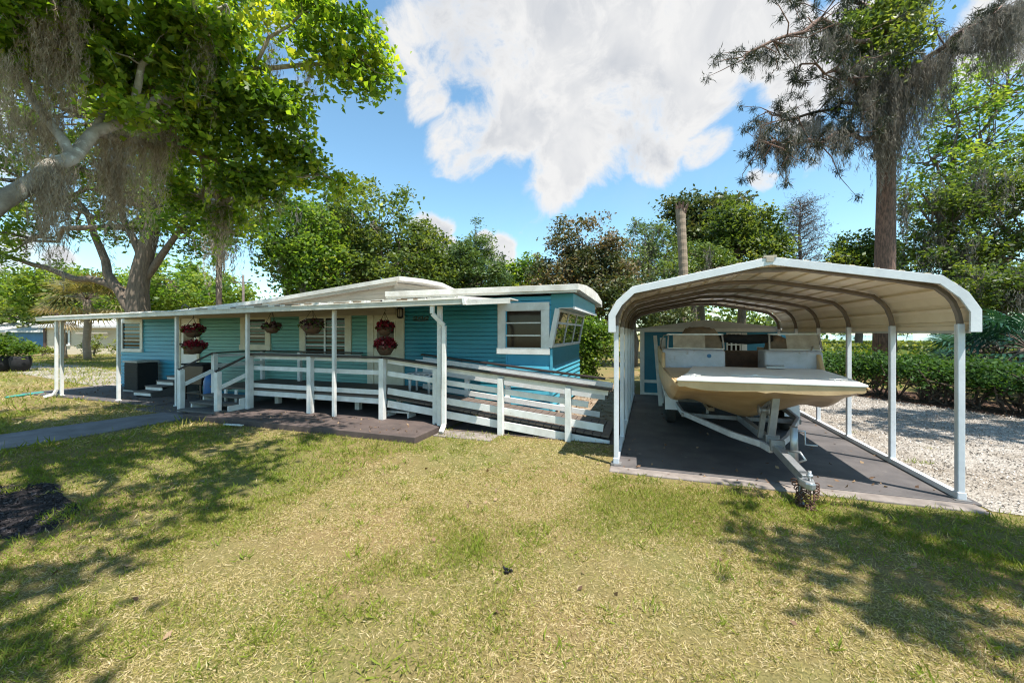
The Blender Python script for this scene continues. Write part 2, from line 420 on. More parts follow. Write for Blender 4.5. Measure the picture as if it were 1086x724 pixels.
# ================================================================== SETTING
def sheet(name, poly, z, mat):
    mb = MB(); mb.add([(x, y, z) for x, y in poly], [tuple(range(len(poly)))])
    o = mb.build(name, mat); return tag(o, kind='structure')
g = MB(); g.add([(-600, -60, 0), (600, -60, 0), (600, 600, 0), (-600, 600, 0)], [(0, 1, 2, 3)])
tag(g.build('ground', M['ground']), kind='structure')
GRAVEL = [(3.36, 5.5), (4.2, 5.42), (5.4, 5.7), (7.5, 5.9), (11, 5.6), (15, 5.5), (15, 8), (10.0, 9.6), (7.9, 11.6), (5.9, 13.9), (4.3, 17), (3.36, 17)]
sheet('gravel_yard', GRAVEL, .006, M['gravel'])
sheet('gravel_drive', [(-60, 11.5), (-30, 10.2), (-17.6, 8.2), (-17.6, 10.2), (-30, 13.2), (-60, 15.5)], .006, M['gravel'])
sheet('dirt_yard', [(-3.4, 8.5), (-.6, 6.9), (-.42, 9), (-.42, 14.5), (-2.6, 15.2), (-3.0, 12.4)], .006, M['dirt'])
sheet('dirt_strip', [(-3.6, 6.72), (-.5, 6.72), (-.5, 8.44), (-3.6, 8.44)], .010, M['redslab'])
mulch_pts = [(-6.55 + (1.15 + .12 * math.sin(3 * a) + .1 * math.sin(7 * a + 1)) * math.cos(a), 1.95 + (.75 + .1 * math.sin(4 * a)) * math.sin(a)) for a in [i * math.pi / 16 for i in range(32)]]
sheet('mulch_bed', mulch_pts, .008, M['mulch'])
sheet('hedge_bed', [(4.9, 17.2), (4.5, 16.4), (6.3, 13.3), (8.1, 11.0), (10.4, 9.2), (15, 7.7), (15, 10.5), (11.4, 11.6), (9.4, 13.2), (7.2, 16.6)], .012, M['brownmulch'])
sheet('lake', [(30, 55), (400, -10), (580, 100), (580, 560), (60, 560), (35, 110)], .05, M['water'])

def slab(name, x0, x1, y0, y1, top, mat):
    mb = MB(); mb.box(x0, x1, y0, y1, -.05, top); o = mb.build(name, mat, bevel=.012); return tag(o, kind='structure')
slab('porch_slab', -18.0, -11.7, 6.5, 8.46, .035, M['carportslab'])
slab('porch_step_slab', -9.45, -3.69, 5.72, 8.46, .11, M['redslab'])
slab('stair_pad', -11.7, -9.45, 6.0, 8.46, .03, M['carportslab'])
slab('downspout_pad', -3.66, -2.55, 6.25, 6.68, .02, M['pinkconc'])
slab('carport_slab', -.46, 3.36, 5.62, 12.4, .028, M['carportslab'])
slab('carport_apron', -.5, 3.3, 5.40, 5.615, .022, M['pinkconc'])
wk = MB(); wk.prism([(-9.35, 6.0), (-10.6, 6.0), (-11.0, 4.2), (-11.15, 2.5), (-11.3, -1), (-9.7, -1), (-9.72, 2.5), (-9.5, 4.2)], -.03, .022, 'z')
tag(wk.build('garden_walkway', M['walk']), kind='structure')

# ================================================================== MOBILE HOME
YW = 8.47
home = thing('mobile_home', 'long blue and teal mobile home with white flat roofline and slanted end window', 'mobile home', (-9, YW, 0))
def lapsiding(mb, x0, x1, z0, z1, y, pitch=.1, depth=.014, gap=.016):
    """lapped boards: each course leans out to its lower edge and is undercut by a dark open groove"""
    n = max(1, round((z1 - z0) / pitch)); p = (z1 - z0) / n; g_ = min(gap, p * .3)
    for i in range(n):
        a = z0 + i * p; b = a + p
        mb.add([(x0, y - depth, a + g_), (x1, y - depth, a + g_), (x1, y - depth * .45, b), (x0, y - depth * .45, b)], [(0, 1, 2, 3)])
        mb.add([(x0, y + .02, a + g_ * .6), (x1, y + .02, a + g_ * .6), (x1, y - depth, a + g_), (x0, y - depth, a + g_)], [(0, 1, 2, 3)])
        mb.add([(x0, y - depth * .45, a), (x1, y - depth * .45, a), (x1, y + .02, a + g_ * .6), (x0, y + .02, a + g_ * .6)], [(0, 1, 2, 3)])
XL, XR = -17.1, -2.02
b = MB(); b.box(XL, -11, YW + .022, YW + 3.6, .12, 2.25); b.box(-10.999, XR, YW + .022, YW + 3.66, .12, 2.62)
# overhanging upper end
b.build('wall', M['bluegreen'], home)
xa, xb = XY(189, YW), XY(395, YW)
b = MB(); lapsiding(b, XL, xa, .1, 2.33, YW, .125, .022, .013); b.build('siding', M['blue'], home, fix=False)
b = MB(); lapsiding(b, xa, xb, .1, 2.44, YW, .1, .022, .012); b.build('siding', M['teal'], home, fix=False)
b = MB(); lapsiding(b, xb, -3.05, .1, 2.66, YW, .1, .022, .012); b.build('siding', M['bluegreen'], home, fix=False)
xs0 = -3.05
b = MB(); lapsiding(b, xs0, XR, 1.12, 1.52, YW - .001, .4, .003, .004); lapsiding(b, xs0, XR, 1.52, 2.66, YW, .1)
b.build('siding', M['blue'], home, fix=False)
b = MB(); lapsiding(b, xs0, XR + .012, .1, 1.12, YW - .012, .125, .03); b.build('lower_siding', M['bright'], home, fix=False)
b = MB(); b.box(xs0 - .02, xs0 + .012, YW - .022, YW, 1.12, 2.4); b.build('corner_strip', M['blue'], home)
# front face of the leaning end + overhang, as a solid prism along Y
b = MB(); b.prism([(XR, 1.52), (XR + .003, 1.54), (-1.86, 2.38), (-1.53, 2.40), (-1.53, 2.70), (XR, 2.70)], YW - .004, YW + 3.66, 'y'); b.build('end_wall', M['bluegreen'], home)
# end lower wall siding (faces +X)
b = MB()
n = 11; p = (1.52 - .62) / 9
def xsiding(mb, z0, z1, n, x, d):
    p = (z1 - z0) / n
    for i in range(n):
        a = z0 + i * p
        mb.add([(x + d, YW, a), (x + d, YW + 3.66, a), (x, YW + 3.66, a + p), (x, YW, a + p)], [(0, 1, 2, 3)])
        mb.add([(x, YW, a), (x, YW + 3.66, a), (x + d, YW + 3.66, a), (x + d, YW, a)], [(0, 1, 2, 3)])
xsiding(b, 1.12, 1.52, 4, XR + .003, .014); b.build('siding', M['bluegreen'], home, fix=False)
b = MB(); xsiding(b, .1, 1.12, 8, XR + .004, .03); b.build('lower_siding', M['bright'], home, fix=False)
b = MB(); b.box(XR - .01, XR + .04, YW - .045, YW - .013, .1, 1.5); b.build('corner_trim', M['bright'], home)
# soffit of the overhang
b = MB(); b.box(-1.85, -1.50, YW - .012, YW + 3.7, 2.385, 2.402); b.build('soffit', M['white'], home)
b = MB(); b.box(-1.53, -1.49, YW - .02, YW + 3.72, 2.36, 2.42); b.build('drip_edge', M['whiteclean'], home)

def window(parent, x0, x1, z0, z1, fw, mat, rows, cols, Y=YW, pane='pane', inner=None):
    y0 = Y - .055
    f = MB()
    f.box(x0, x1, y0, Y - .002, z1 - fw, z1); f.box(x0 - .015, x1 + .015, y0 - .02, Y - .002, z0, z0 + fw * .8)
    f.box(x0, x0 + fw, y0 + .002, Y - .002, z0 + fw * .8, z1 - fw); f.box(x1 - fw, x1, y0 + .002, Y - .002, z0 + fw * .8, z1 - fw)
    fo = f.build('window', mat, parent, bevel=.004)
    ix0, ix1, iz0, iz1 = x0 + fw, x1 - fw, z0 + fw * .8, z1 - fw
    p = MB(); p.add([(ix0, Y - .019, iz0), (ix1, Y - .019, iz0), (ix1, Y - .019, iz1), (ix0, Y - .019, iz1)], [(0, 1, 2, 3)])
    p.build(pane, M['pane'], fo, fix=False)
    s = MB(); sw = .035
    for c in range(cols + 1):
        x = ix0 + (ix1 - ix0) * c / cols
        w = sw * (1.6 if 0 < c < cols else 1)
        s.box(max(ix0, x - w / 2), min(ix1, x + w / 2), y0 + .012, Y - .021, iz0, iz1)
    for r in range(rows + 1):
        z = iz0 + (iz1 - iz0) * r / rows
        s.box(ix0 + .03, ix1 - .03, y0 + .016, Y - .023, max(iz0, z - .014), min(iz1, z + .014))
    s.build('sash', inner or M['alu'], fo)
    return fo
def wpx(pa, pb, ya, yb):
    pm = (pa + pb) / 2
    return XY(pa, YW), XY(pb, YW), ZY(pm, yb, YW), ZY(pm, ya, YW)
window(home, *wpx(129.5, 152.5, 338.5, 373), .12, M['white'], 3, 1)
window(home, *wpx(256.5, 288, 331.5, 371), .19, M['cream'], 3, 1)
window(home, *wpx(319, 373.5, 329.5, 382), .19, M['cream'], 4, 2, inner=M['white'])
window(home, *wpx(528.5, 583, 321, 375.5), .17, M['white'], 3, 1, inner=M['white'])
# leaning end window (in the plane from (XR,1.54) to (-1.86,2.38))
def lean(y, s, off=.0):
    """point on the leaning plane: s 0..1 from sill to head, pushed out by off"""
    x = XR + .003 + (-1.86 - XR - .003) * s; z = 1.54 + .84 * s
    return (x + off * .982, y, z - off * .187)
def leanbar(mb, ya, sa, yb, sb, w, t):
    mb.bar(lean(ya, sa, t / 2), lean(yb, sb, t / 2), w, t, up=(.982, 0, -.187))
f = MB()
for ya, sa, yb, sb in ((YW + .05, .0, YW + .05, 1.0), (YW + 3.55, 0, YW + 3.55, 1.0)): leanbar(f, ya, sa, yb, sb, .10, .035)
leanbar(f, YW + .09, .03, YW + 3.5, .03, .07, .032); leanbar(f, YW + .09, .97, YW + 3.5, .97, .07, .032)
wf = f.build('window', M['white'], home, bevel=.003)
p = MB(); p.add([lean(YW + .09, .05, .008), lean(YW + 3.5, .05, .008), lean(YW + 3.5, .96, .008), lean(YW + .09, .96, .008)], [(0, 1, 2, 3)])
p.build('pane', M['paneb'], wf, fix=False)
s = MB()
for k in (1, 2):
    yy = YW + .05 + 3.5 * k / 3; leanbar(s, yy, .06, yy, .95, .06, .024)
leanbar(s, YW + .1, .64, YW + 3.5, .64, .05, .02)
s.build('sash', M['white'], wf)
# white slanted jamb seen on the front face
b = MB(); b.bar((XR - .02, YW - .03, 1.53), (-1.87, YW - .03, 2.38), .05, .10, up=(1, 0, 0)); b.build('jamb', M['white'], home)

# doors
def door(x0, x1, z0, z1, fw, matf, mat, glass=None):
    f = MB(); y0 = YW - .06
    f.box(x0, x0 + fw, y0, YW - .002, z0, z1); f.box(x1 - fw, x1, y0, YW - .002, z0, z1); f.box(x0 + fw, x1 - fw, y0 + .003, YW - .002, z1 - fw * .9, z1)
    fo = f.build('door_frame', matf, home, bevel=.004)
    d = MB(); d.box(x0 + fw, x1 - fw, YW - .035, YW - .002, z0, z1 - fw * .9)
    do = d.build('door', mat, home)
    if glass:
        a, b_, c, e = glass; w = x1 - x0 - 2 * fw; h = z1 - fw * .9 - z0
        gx0, gx1, gz0, gz1 = x0 + fw + w * a, x0 + fw + w * b_, z0 + h * c, z0 + h * e
        gm = MB(); gm.add([(gx0, YW - .043, gz0), (gx1, YW - .043, gz0), (gx1, YW - .043, gz1), (gx0, YW - .043, gz1)], [(0, 1, 2, 3)])
        gm.build('pane', M['pane'], do, fix=False)
        st = MB(); t = .035
        st.box(gx0 - t, gx1 + t, YW - .05, YW - .036, gz1, gz1 + t); st.box(gx0 - t, gx1 + t, YW - .05, YW - .036, gz0 - t, gz0)
        st.box(gx0 - t, gx0, YW - .049, YW - .036, gz0, gz1); st.box(gx1, gx1 + t, YW - .049, YW - .036, gz0, gz1)
        st.build('glazing_trim', mat, do)
    hd = MB(); hd.lathe((x0 + fw + .07, YW - .09, z0 + .95), [(.0, -.03), (.03, -.028), (.034, 0), (.015, .03), (.012, .06)], 10, axis='y')
    hd.build('handle', M['bronze'], do)
    return do
x0, x1, _, z1 = wpx(191, 213, 334.5, 400); door(x0, x1, .55, z1, .10, M['cream'], M['whiteclean'], (.18, .82, .36, .84))
x0, x1, _, z1 = wpx(391, 429.5, 327, 405); door(x0, x1, .55, z1, .19, M['cream'], M['cream'], (.14, .86, .5, .9))
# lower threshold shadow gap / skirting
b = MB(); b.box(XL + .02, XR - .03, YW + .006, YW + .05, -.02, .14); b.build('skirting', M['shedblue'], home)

# right-hand arched roof with its white fascia
roofprof = [(8.14, 2.735), (8.14, 2.86), (9.2, 2.945), (10.3, 2.975), (11.3, 2.95), (12.45, 2.82), (12.45, 2.64), (12.36, 2.64), (12.36, 2.70), (8.22, 2.745), (8.22, 2.735)]
b = MB(); b.prism(roofprof, -6.1, -1.36, 'x'); b.build('roof', M['roofwhite'], home, bevel=.008)
b = MB(); b.box(-6.1, -1.40, 8.17, 8.184, 2.69, 2.736); b.build('fascia_lip', M['guttermat'], home)
# raised roof over the left part: front edge climbs to the right
fr = [(-16.9, 2.40), (-14.6, 2.50), (-10, 2.79), (-5.69, 3.22)]
def zroof(x):
    for (xa_, za), (xb_, zb) in zip(fr, fr[1:]):
        if x <= xb_: return za + (zb - za) * (x - xa_) / (xb_ - xa_)
    return fr[-1][1]
b = MB(); xs = [-16.9, -14.6, -12.3, -10, -7.8, -5.69]
ys = [(8.15, 0), (9.2, .07), (10.25, .09), (11.2, -.02), (12.5, -.16)]
k = len(ys); V_ = []
for x in xs:
    for dz in (0, -.1):
        for y, e in ys: V_.append((x, y, zroof(x) + e + dz))
Fq = []
for i in range(len(xs) - 1):
    a = i * 2 * k; c = (i + 1) * 2 * k
    for j in range(k - 1):
        Fq += [(a + j, a + j + 1, c + j + 1, c + j), (a + k + j, c + k + j, c + k + j + 1, a + k + j + 1)]
    Fq += [(a, c, c + k, a + k), (a + k - 1, a + 2 * k - 1, c + 2 * k - 1, c + k - 1)]
for a in (0, (len(xs) - 1) * 2 * k):
    for j in range(k - 1): Fq.append((a + j, a + k + j, a + k + j + 1, a + j + 1))
b.add(V_, Fq); b.build('raised_roof', M['roofwhite'], home)
# beige boards below the raised roof edge, and its end wall
b = MB(); b.add([(x, 8.36, z) for x, z in [(-16.5, 2.3)] + [(x, zroof(x) - .09) for x in (-16.5, -14.6, -10, -5.98)] + [(-5.98, 2.3)]], [tuple(range(6))])
b.add([(-5.98, 8.36, 2.3), (-5.98, 8.36, zroof(-5.98) - .09), (-5.98, 10.25, zroof(-5.98) - .01), (-5.98, 12.2, zroof(-5.98) - .22), (-5.98, 12.2, 2.3)], [(0, 1, 2, 3, 4)])
b.build('gable_wall', M['beige'], home)
b = MB(); b.bar((-10.2, 8.20, zroof(-10.2) - .14), (-5.8, 8.20, zroof(-5.8) - .14), .05, .09); b.build('rake_board', M['beige'], home)
# rooftop bracket by the left door
b = MB(); x, _ = onY(212, 8.0)
b.tube([(x - .14, 7.6, 2.52), (x - .1, 7.6, 2.62), (x + .02, 7.6, 2.66), (x + .14, 7.6, 2.58), (x + .16, 7.6, 2.52)], .014, 6); b.build('vent_hook', M['wire'], home)

# ================================================================== PORCH ROOF
YP = 6.62
porch = thing('porch_roof', 'long low white porch roof on thin white posts along the mobile home', 'porch', (-9.5, YP, 0))
def zg(x): return 2.245 + (x + 16.6) * (2.41 - 2.245) / 13.45     # gutter centre height
b = MB(); prof = []
for k_, (dy, dz) in enumerate(((6.44, .075), (8.35, .17), (8.35, .11), (6.44, .015))):
    pass
V_ = [(x, y, zg(x) + dz) for x in (-16.75, -3.0) for y, dz in ((6.44, .055), (8.34, .16), (8.34, .11), (6.44, .01))]
b.add(V_, [(0, 1, 2, 3), (7, 6, 5, 4), (0, 4, 5, 1), (1, 5, 6, 2), (2, 6, 7, 3), (3, 7, 4, 0)])
x = -16.6
rr = random.Random(3)
while x < -3.1:                                                       # pan ribs, seen end-on above the gutter
    w = .05 + rr.random() * .02
    hgt = .03 + (.015 if x > -10.5 else 0) + rr.random() * .012
    b.bar((x, 6.405, zg(x) + .052 + hgt / 2), (x, 8.3, zg(x) + .155 + hgt / 2), w, hgt); x += .29
b.build('roof_panel', M['roofwhite'], porch)
# leaf litter and flaking coating along the lip
b = MB(); x = -10.2
while x < -3.4:
    w = .15 + .5 * rr.random(); b.bar((x, 6.37, zg(x) + .066), (x + w, 6.37, zg(x + w) + .07 + .02 * rr.random()), .05, .03 + .03 * rr.random()); x += w * (.8 + .9 * rr.random())
b.build('lip_flashing', M['roofwhite'], porch)
b = MB(); x = -10.0
while x < -3.5:
    w = .08 + .35 * rr.random(); b.bar((x, 6.345, zg(x) + .068), (x + w, 6.35, zg(x + w) + .066), .04, .02 + .03 * rr.random()); x += w + .9 * rr.random()
b.build('leaf_debris', M['canvas'], porch)
b = MB(); b.bar((-16.75, 6.38, zg(-16.75)), (-3.1, 6.38, zg(-3.1)), .11, .105); b.bar((-16.75, 6.318, zg(-16.75) + .045), (-3.1, 6.318, zg(-3.1) + .045), .014, .022)
b.build('gutter', M['guttermat'], porch, bevel=.006)
b = MB(); b.bar((-3.1, 6.36, zg(-3.1) - .01), (-3.05, 6.36, zg(-3.1) + .0), .13, .12); b.build('gutter_end_cap', M['whiteclean'], porch)
b = MB(); b.bar((-3.04, 6.55, 2.425), (-2.22, 6.55, 2.435), .45, .02); b.bar((-3.04, 6.33, 2.39), (-2.22, 6.33, 2.40), .012, .075); b.bar((-3.04, 6.33, 2.348), (-2.22, 6.33, 2.358), .03, .012)
b.build('awning_strip', M['roofwhite'], porch)
for px in (65.5, 125.8, 187.6, 262.6, 354.5, 466.5):
    x = XY(px, YP); b = MB(); s_ = .034 if px != 466.5 else .04
    b.box(x - s_, x + s_, YP - s_, YP + s_, .0, zg(x) - .045); b.box(x - .06, x + .06, YP - .05, YP + .05, .0, .05)
    b.build('post', M['white'], porch, bevel=.005)
def downspout(px, pts, mat='white'):
    b = MB()
    for a, c in zip(pts, pts[1:]): b.bar(a, c, .075, .06, up=(0, 1, 0))
    return b.build('downspout', M[mat], porch, bevel=.008)
x = XY(470, 6.5)
downspout(470, [(x - .17, 6.4, zg(x) - .05), (x - .17, 6.4, zg(x) - .2), (x + .02, 6.5, zg(x) - .42), (x + .02, 6.5, .16), (x + .03, 6.36, .05)])
x = XY(62.5, 6.5)
downspout(62, [(x, 6.45, zg(x) - .05), (x, 6.45, .22), (x - .02, 6.4, .1), (x - .12, 6.25, .04)])

pipe = thing('drain_hose', 'teal green flat drain hose lying on the grass by the far left porch post', 'drain hose', (-17.2, 6.0, 0))
pa = P(16, 421, 777 / 68); pb = P(46, 417, 777 / 64)
b = MB(); b.bar((pa[0], pa[1], .03), (pb[0], pb[1], .035), .16, .05); b.build('hose_body', M['greenpipe'], pipe, bevel=.02)
b = MB(); b.bar((pa[0] + .1, pa[1] - .2, .03), ((pa[0] + pb[0]) / 2, (pa[1] + pb[1]) / 2 - .17, .03), .12, .04); b.build('hose_end', M['greenpipe'], pipe, bevel=.015)

# ================================================================== DECK, STAIRS
YD = 6.80
deck = thing('wooden_deck', 'raised porch deck with white board railing and black handrail cap', 'deck', (-7.5, YD, 0))
X0, X1 = -10.2, -5.05
b = MB(); y = YD - .02
while y < 8.38:
    b.box(X0, X1, y, y + .132, .515, .552); y += .14
b.build('floor', M['deckwood'], deck)
b = MB(); b.box(-8.95, X1, YD - .035, YD, .40, .51); b.build('rim_board', M['white'], deck, bevel=.004)
b = MB(); b.box(X0, X0 + .035, YD + .03, 8.3, .40, .51); b.build('rim_board', M['white'], deck, bevel=.004)
dposts = [XY(268.8, YD), XY(332.7, YD), XY(408.6, YD)]
for x in dposts:
    b = MB(); b.box(x - .055, x + .055, YD - .145, YD - .037, .1, 1.335); b.build('post', M['white'], deck, bevel=.005)
x = dposts[2] - .11; b = MB(); b.box(x - .045, x + .045, YD + .01, YD + .1, .1, .5); b.build('post', M['white'], deck, bevel=.005)
for px in (295, 380):
    x = XY(px, 7.4); b = MB(); b.box(x - .06, x + .06, 7.35, 7.46, .1, .51); b.build('pier', M['white'], deck, bevel=.005)
for px in (318, 424):
    x = XY(px, 8.0); b = MB(); b.box(x - .06, x + .06, 7.95, 8.06, .1, .51); b.build('pier', M['white'], deck, bevel=.005)
for z0, z1 in ((.585, .685), (.99, 1.085), (1.25, 1.32)):
    b = MB(); b.box(dposts[0], dposts[2] - .002, YD - .034, YD - .004, z0, z1); b.build('rail', M['white'], deck, bevel=.004)
b = MB(); b.box(dposts[0] - .08, dposts[2], YD - .15, YD + .01, 1.337, 1.372); b.build('rail_cap', M['black'], deck, bevel=.006)
# back rail along the house wall, left of the door
yb = 8.28
for px in (278.5, 318):
    x = XY(px, yb); b = MB(); b.box(x - .045, x + .045, yb - .045, yb + .045, .55, 1.33); b.build('post', M['white'], deck, bevel=.004)
b = MB(); b.box(X0, -6.9, yb - .02, yb + .012, 1.20, 1.30); b.build('rail', M['soffit'], deck, bevel=.004)
b = MB(); b.box(X0, -6.9, yb - .07, yb + .05, 1.332, 1.36); b.build('rail_cap', M['black'], deck, bevel=.005)
# left end rail, with its grey panel beside the steps
xl = XY(228, YD)
b = MB(); b.box(xl - .05, xl + .05, YD - .06, YD + .04, .1, 1.34); b.build('post', M['white'], deck, bevel=.004)
for z0, z1 in ((.99, 1.085), (1.25, 1.32)):
    b = MB(); b.box(X0 + .036, X0 + .066, YD + .045, 8.2, z0, z1); b.build('rail', M['white'], deck, bevel=.004)
b = MB(); b.box(X0 - .02, X0 + .12, YD + .045, 8.2, 1.345, 1.375); b.build('rail_cap', M['black'], deck, bevel=.005)
# steps down to the walkway
xsL, xsR = XY(192, 6.2), XY(231, 6.13)
for k_ in range(3):
    zt = .40 - .13 * k_; y1 = YD - .05 - .26 * k_
    b = MB(); b.box(xl + .04, dposts[0] - .06, y1 - .29, y1, zt - .04, zt); st = b.build('step', M['tread'], deck, bevel=.005)
for px_, x in ((0, xl), (1, dposts[0] - .04)):
    xx = x + (.0 if px_ else .06)
    prof = [(YD - .06, .1), (YD - .06, .36)]
    for k_ in range(3):
        zt = .36 - .13 * k_; y1 = YD - .05 - .26 * k_
        prof += [(y1 - .26, zt), (y1 - .26, zt - .13)]
    prof = prof[:-1] + [(YD - .86, .09), (YD - .72, .06)]
    b = MB(); b.prism(prof[::-1], xx - .02, xx + .02, 'x'); b.build('stringer', M['white'], deck, bevel=.003)
for x, yq, xt in ((xsL, 6.2, xl), (xsR, 6.13, dposts[0])):
    b = MB(); b.box(x - .055, x + .055, yq - .05, yq + .05, .02, 1.0); b.build('newel_post', M['white'], deck, bevel=.005)
    b = MB(); b.bar((x, yq - .06, 1.0), (xt, YD - .06, 1.36), .09, .035); b.build('handrail', M['black'], deck, bevel=.006)
    b = MB(); b.bar((x, yq, .62), (xt, YD - .06, .93), .03, .09); b.build('rail', M['white'], deck, bevel=.004)
for dz in (0,):
    for xx in (xl + .45, xl + .8):
        b = MB(); b.box(xx - .035, xx + .035, YD - .07, YD - .037, .12, .5); b.build('riser_block', M['white'], deck)

# ================================================================== RAMP
ramp_t = thing('wheelchair_ramp', 'sloping wheelchair ramp with white board rails running down beside the carport', 'ramp', (-3, YD, 0))
RX0, RX1 = -5.05, -.62
def zr(x): return .535 + (x - RX0) / (RX1 - RX0) * (.10 - .535)
b = MB(); n = 31
for i in range(n):
    xa_ = RX0 + .02 + (RX1 - RX0 - .02) * i / n; xb_ = xa_ + (RX1 - RX0) / n - .012
    b.bar((xa_, (YD + 8.0) / 2, zr(xa_)), (xb_, (YD + 8.0) / 2, zr(xb_)), 1.16, .035)
b.build('floor', M['deckwood'], ramp_t)
for yy, nm in ((YD, 0), (8.03, 1)):
    pxs = (462.3, 531, 602.5) if nm == 0 else (494.7, 538, 596)
    for px in pxs:
        x = XY(px, yy - (.09 if nm == 0 else 0)); b = MB()
        y0_, y1_ = (yy - .135, yy - .037) if nm == 0 else (yy + .0, yy + .09)
        b.box(x - .05, x + .05, y0_, y1_, .0, zr(x) + .75); b.build('post', M['white'], ramp_t, bevel=.005)
    ya, yc = (yy - .034, yy - .004) if nm == 0 else (yy - .034, yy - .004)
    ym = (ya + yc) / 2
    spec = ((.145, .125, -.03, .1), (-.115, .14, -.0, .0), (.50, .10, -.1, .35), (.745, .085, .05, 0.02)) if nm == 0 else ((.10, .11, 0, .3), (.46, .11, 0, .2), (.70, .14, 0, .05))
    for dz, hh, ea, eb in spec:
        a_, c_ = RX0 + .04, RX1 - (0 if eb > 1 else eb)
        if nm == 1: a_ = -4.95
        b = MB(); b.bar((a_, ym, zr(a_) + dz), (c_, ym, zr(c_) + dz), .03, hh); b.build('rail', M['white'], ramp_t, bevel=.004)
    a_, c_ = (RX0, RX1 + .05) if nm == 0 else (-5.0, RX1 - .2)
    b = MB(); yo = yy - .07 if nm == 0 else yy + .03
    b.bar((a_, yo, zr(a_) + .82), (c_, yo, zr(c_) + .82), .155, .035); b.build('rail_cap', M['black'], ramp_t, bevel=.006)
# small white step under the ramp
stp = thing('step_stool', 'low white painted wooden step tucked under the deck railing', 'step stool', (-4.7, 7.2, .11))
xa_, xb_ = XY(414, 7.1), XY(438, 7.1)
b = MB(); b.box(xa_, xb_, 6.95, 7.25, .2, .235); b.build('tread', M['white'], stp, bevel=.004)
b = MB(); b.box(xa_ + .02, xa_ + .05, 6.97, 7.23, .11, .198); b.build('leg', M['white'], stp)
b = MB(); b.box(xb_ - .05, xb_ - .02, 6.97, 7.23, .11, .198); b.build('leg', M['white'], stp)

# white steps at the left door
ds = thing('door_steps', 'four small grey and white steps leading up to the left door', 'steps', (-13.5, 7.6, .03))
for k_, (zt, y0_) in enumerate(((.20, 7.15), (.32, 7.43), (.44, 7.71), (.55, 7.98))):
    b = MB(); b.box(-13.92, -13.15, y0_, y0_ + .3, zt - .04, zt); b.build('tread', M['tread'], ds, bevel=.004)
    b = MB(); b.box(-13.9, -13.17, y0_ + .012, y0_ + .035, zt - .12, zt - .041); b.build('riser', M['white'], ds, bevel=.003)
for x in (-13.9, -13.2):
    b = MB(); b.prism([(7.2, .03), (8.4, .03), (8.4, .5), (7.2, .14)], x, x + .035, 'x'); b.build('stringer', M['tread'], ds)

# air conditioner
ac = thing('air_conditioner', 'wide dark air conditioner unit with pale top below the left window', 'air conditioner', (-14.6, 7.9, .035))
xa_, xb_ = XY(131.5, 7.75), XY(160, 8.1)
b = MB(); b.box(xa_, xb_, 7.75, 8.3, .08, .92); b.build('coil', M['acdark'], ac, bevel=.02)
b = MB(); b.box(xa_ - .03, xb_ + .03, 7.72, 8.33, .925, .985); b.build('top_panel', M['acgrey'], ac, bevel=.015)
b = MB()
for k_ in range(9): b.box(xa_ + .03, xb_ - .03, 7.735, 7.748, .14 + k_ * .085, .155 + k_ * .085)
b.build('grille', M['acdark'], ac)
b = MB(); b.box(xa_ - .02, xb_ + .02, 7.73, 8.32, .035, .078); b.build('base_pan', M['acgrey'], ac)

# grill and blue jug
gr = thing('grill', 'black boxy barbecue grill standing behind the deck steps', 'grill', (XY(212, 7.5), 7.5, .03))
gx = XY(212, 7.5)
b = MB(); b.prism([(gx - .36, .45), (gx + .36, .45), (gx + .44, .97), (gx - .36, .97)], 7.3, 7.75, 'y'); b.build('firebox', M['black'], gr, bevel=.02)
b = MB(); b.lathe((gx + .03, 7.525, .98), [(.0, .43), (.2, .42), (.24, .36), (.25, 0)], 4, axis='x'); 
b = MB(); b.box(gx - .4, gx + .46, 7.26, 7.79, .975, 1.02); b.build('lid', M['blackcanvas'], gr, bevel=.02)
for dx in (-.3, .3):
    for yy in (7.34, 7.7):
        b = MB(); b.bar((gx + dx, yy, .45), (gx + dx * 1.05, yy, .03), .035, .035, up=(0, 1, 0)); b.build('leg', M['black'], gr)
b = MB(); b.box(gx - .36, gx + .36, 7.32, 7.72, .2, .225); b.build('shelf', M['black'], gr)
jg = thing('water_jug', 'bright blue plastic jug beside the black grill', 'jug', (XY(224, 7.35), 7.35, .03))
jx = XY(224, 7.3)
b = MB(); b.lathe((jx, 7.3, .03), [(0, 0), (.15, 0), (.17, .04), (.17, .55), (.13, .68), (.06, .72), (.06, .8), (0, .8)], 16); b.build('body', M['bluebarrel'], jg)
b = MB(); b.lathe((jx, 7.3, .83), [(0, .05), (.05, .05), (.06, 0), (0, 0)], 10); b.build('cap', M['plastic'], jg)

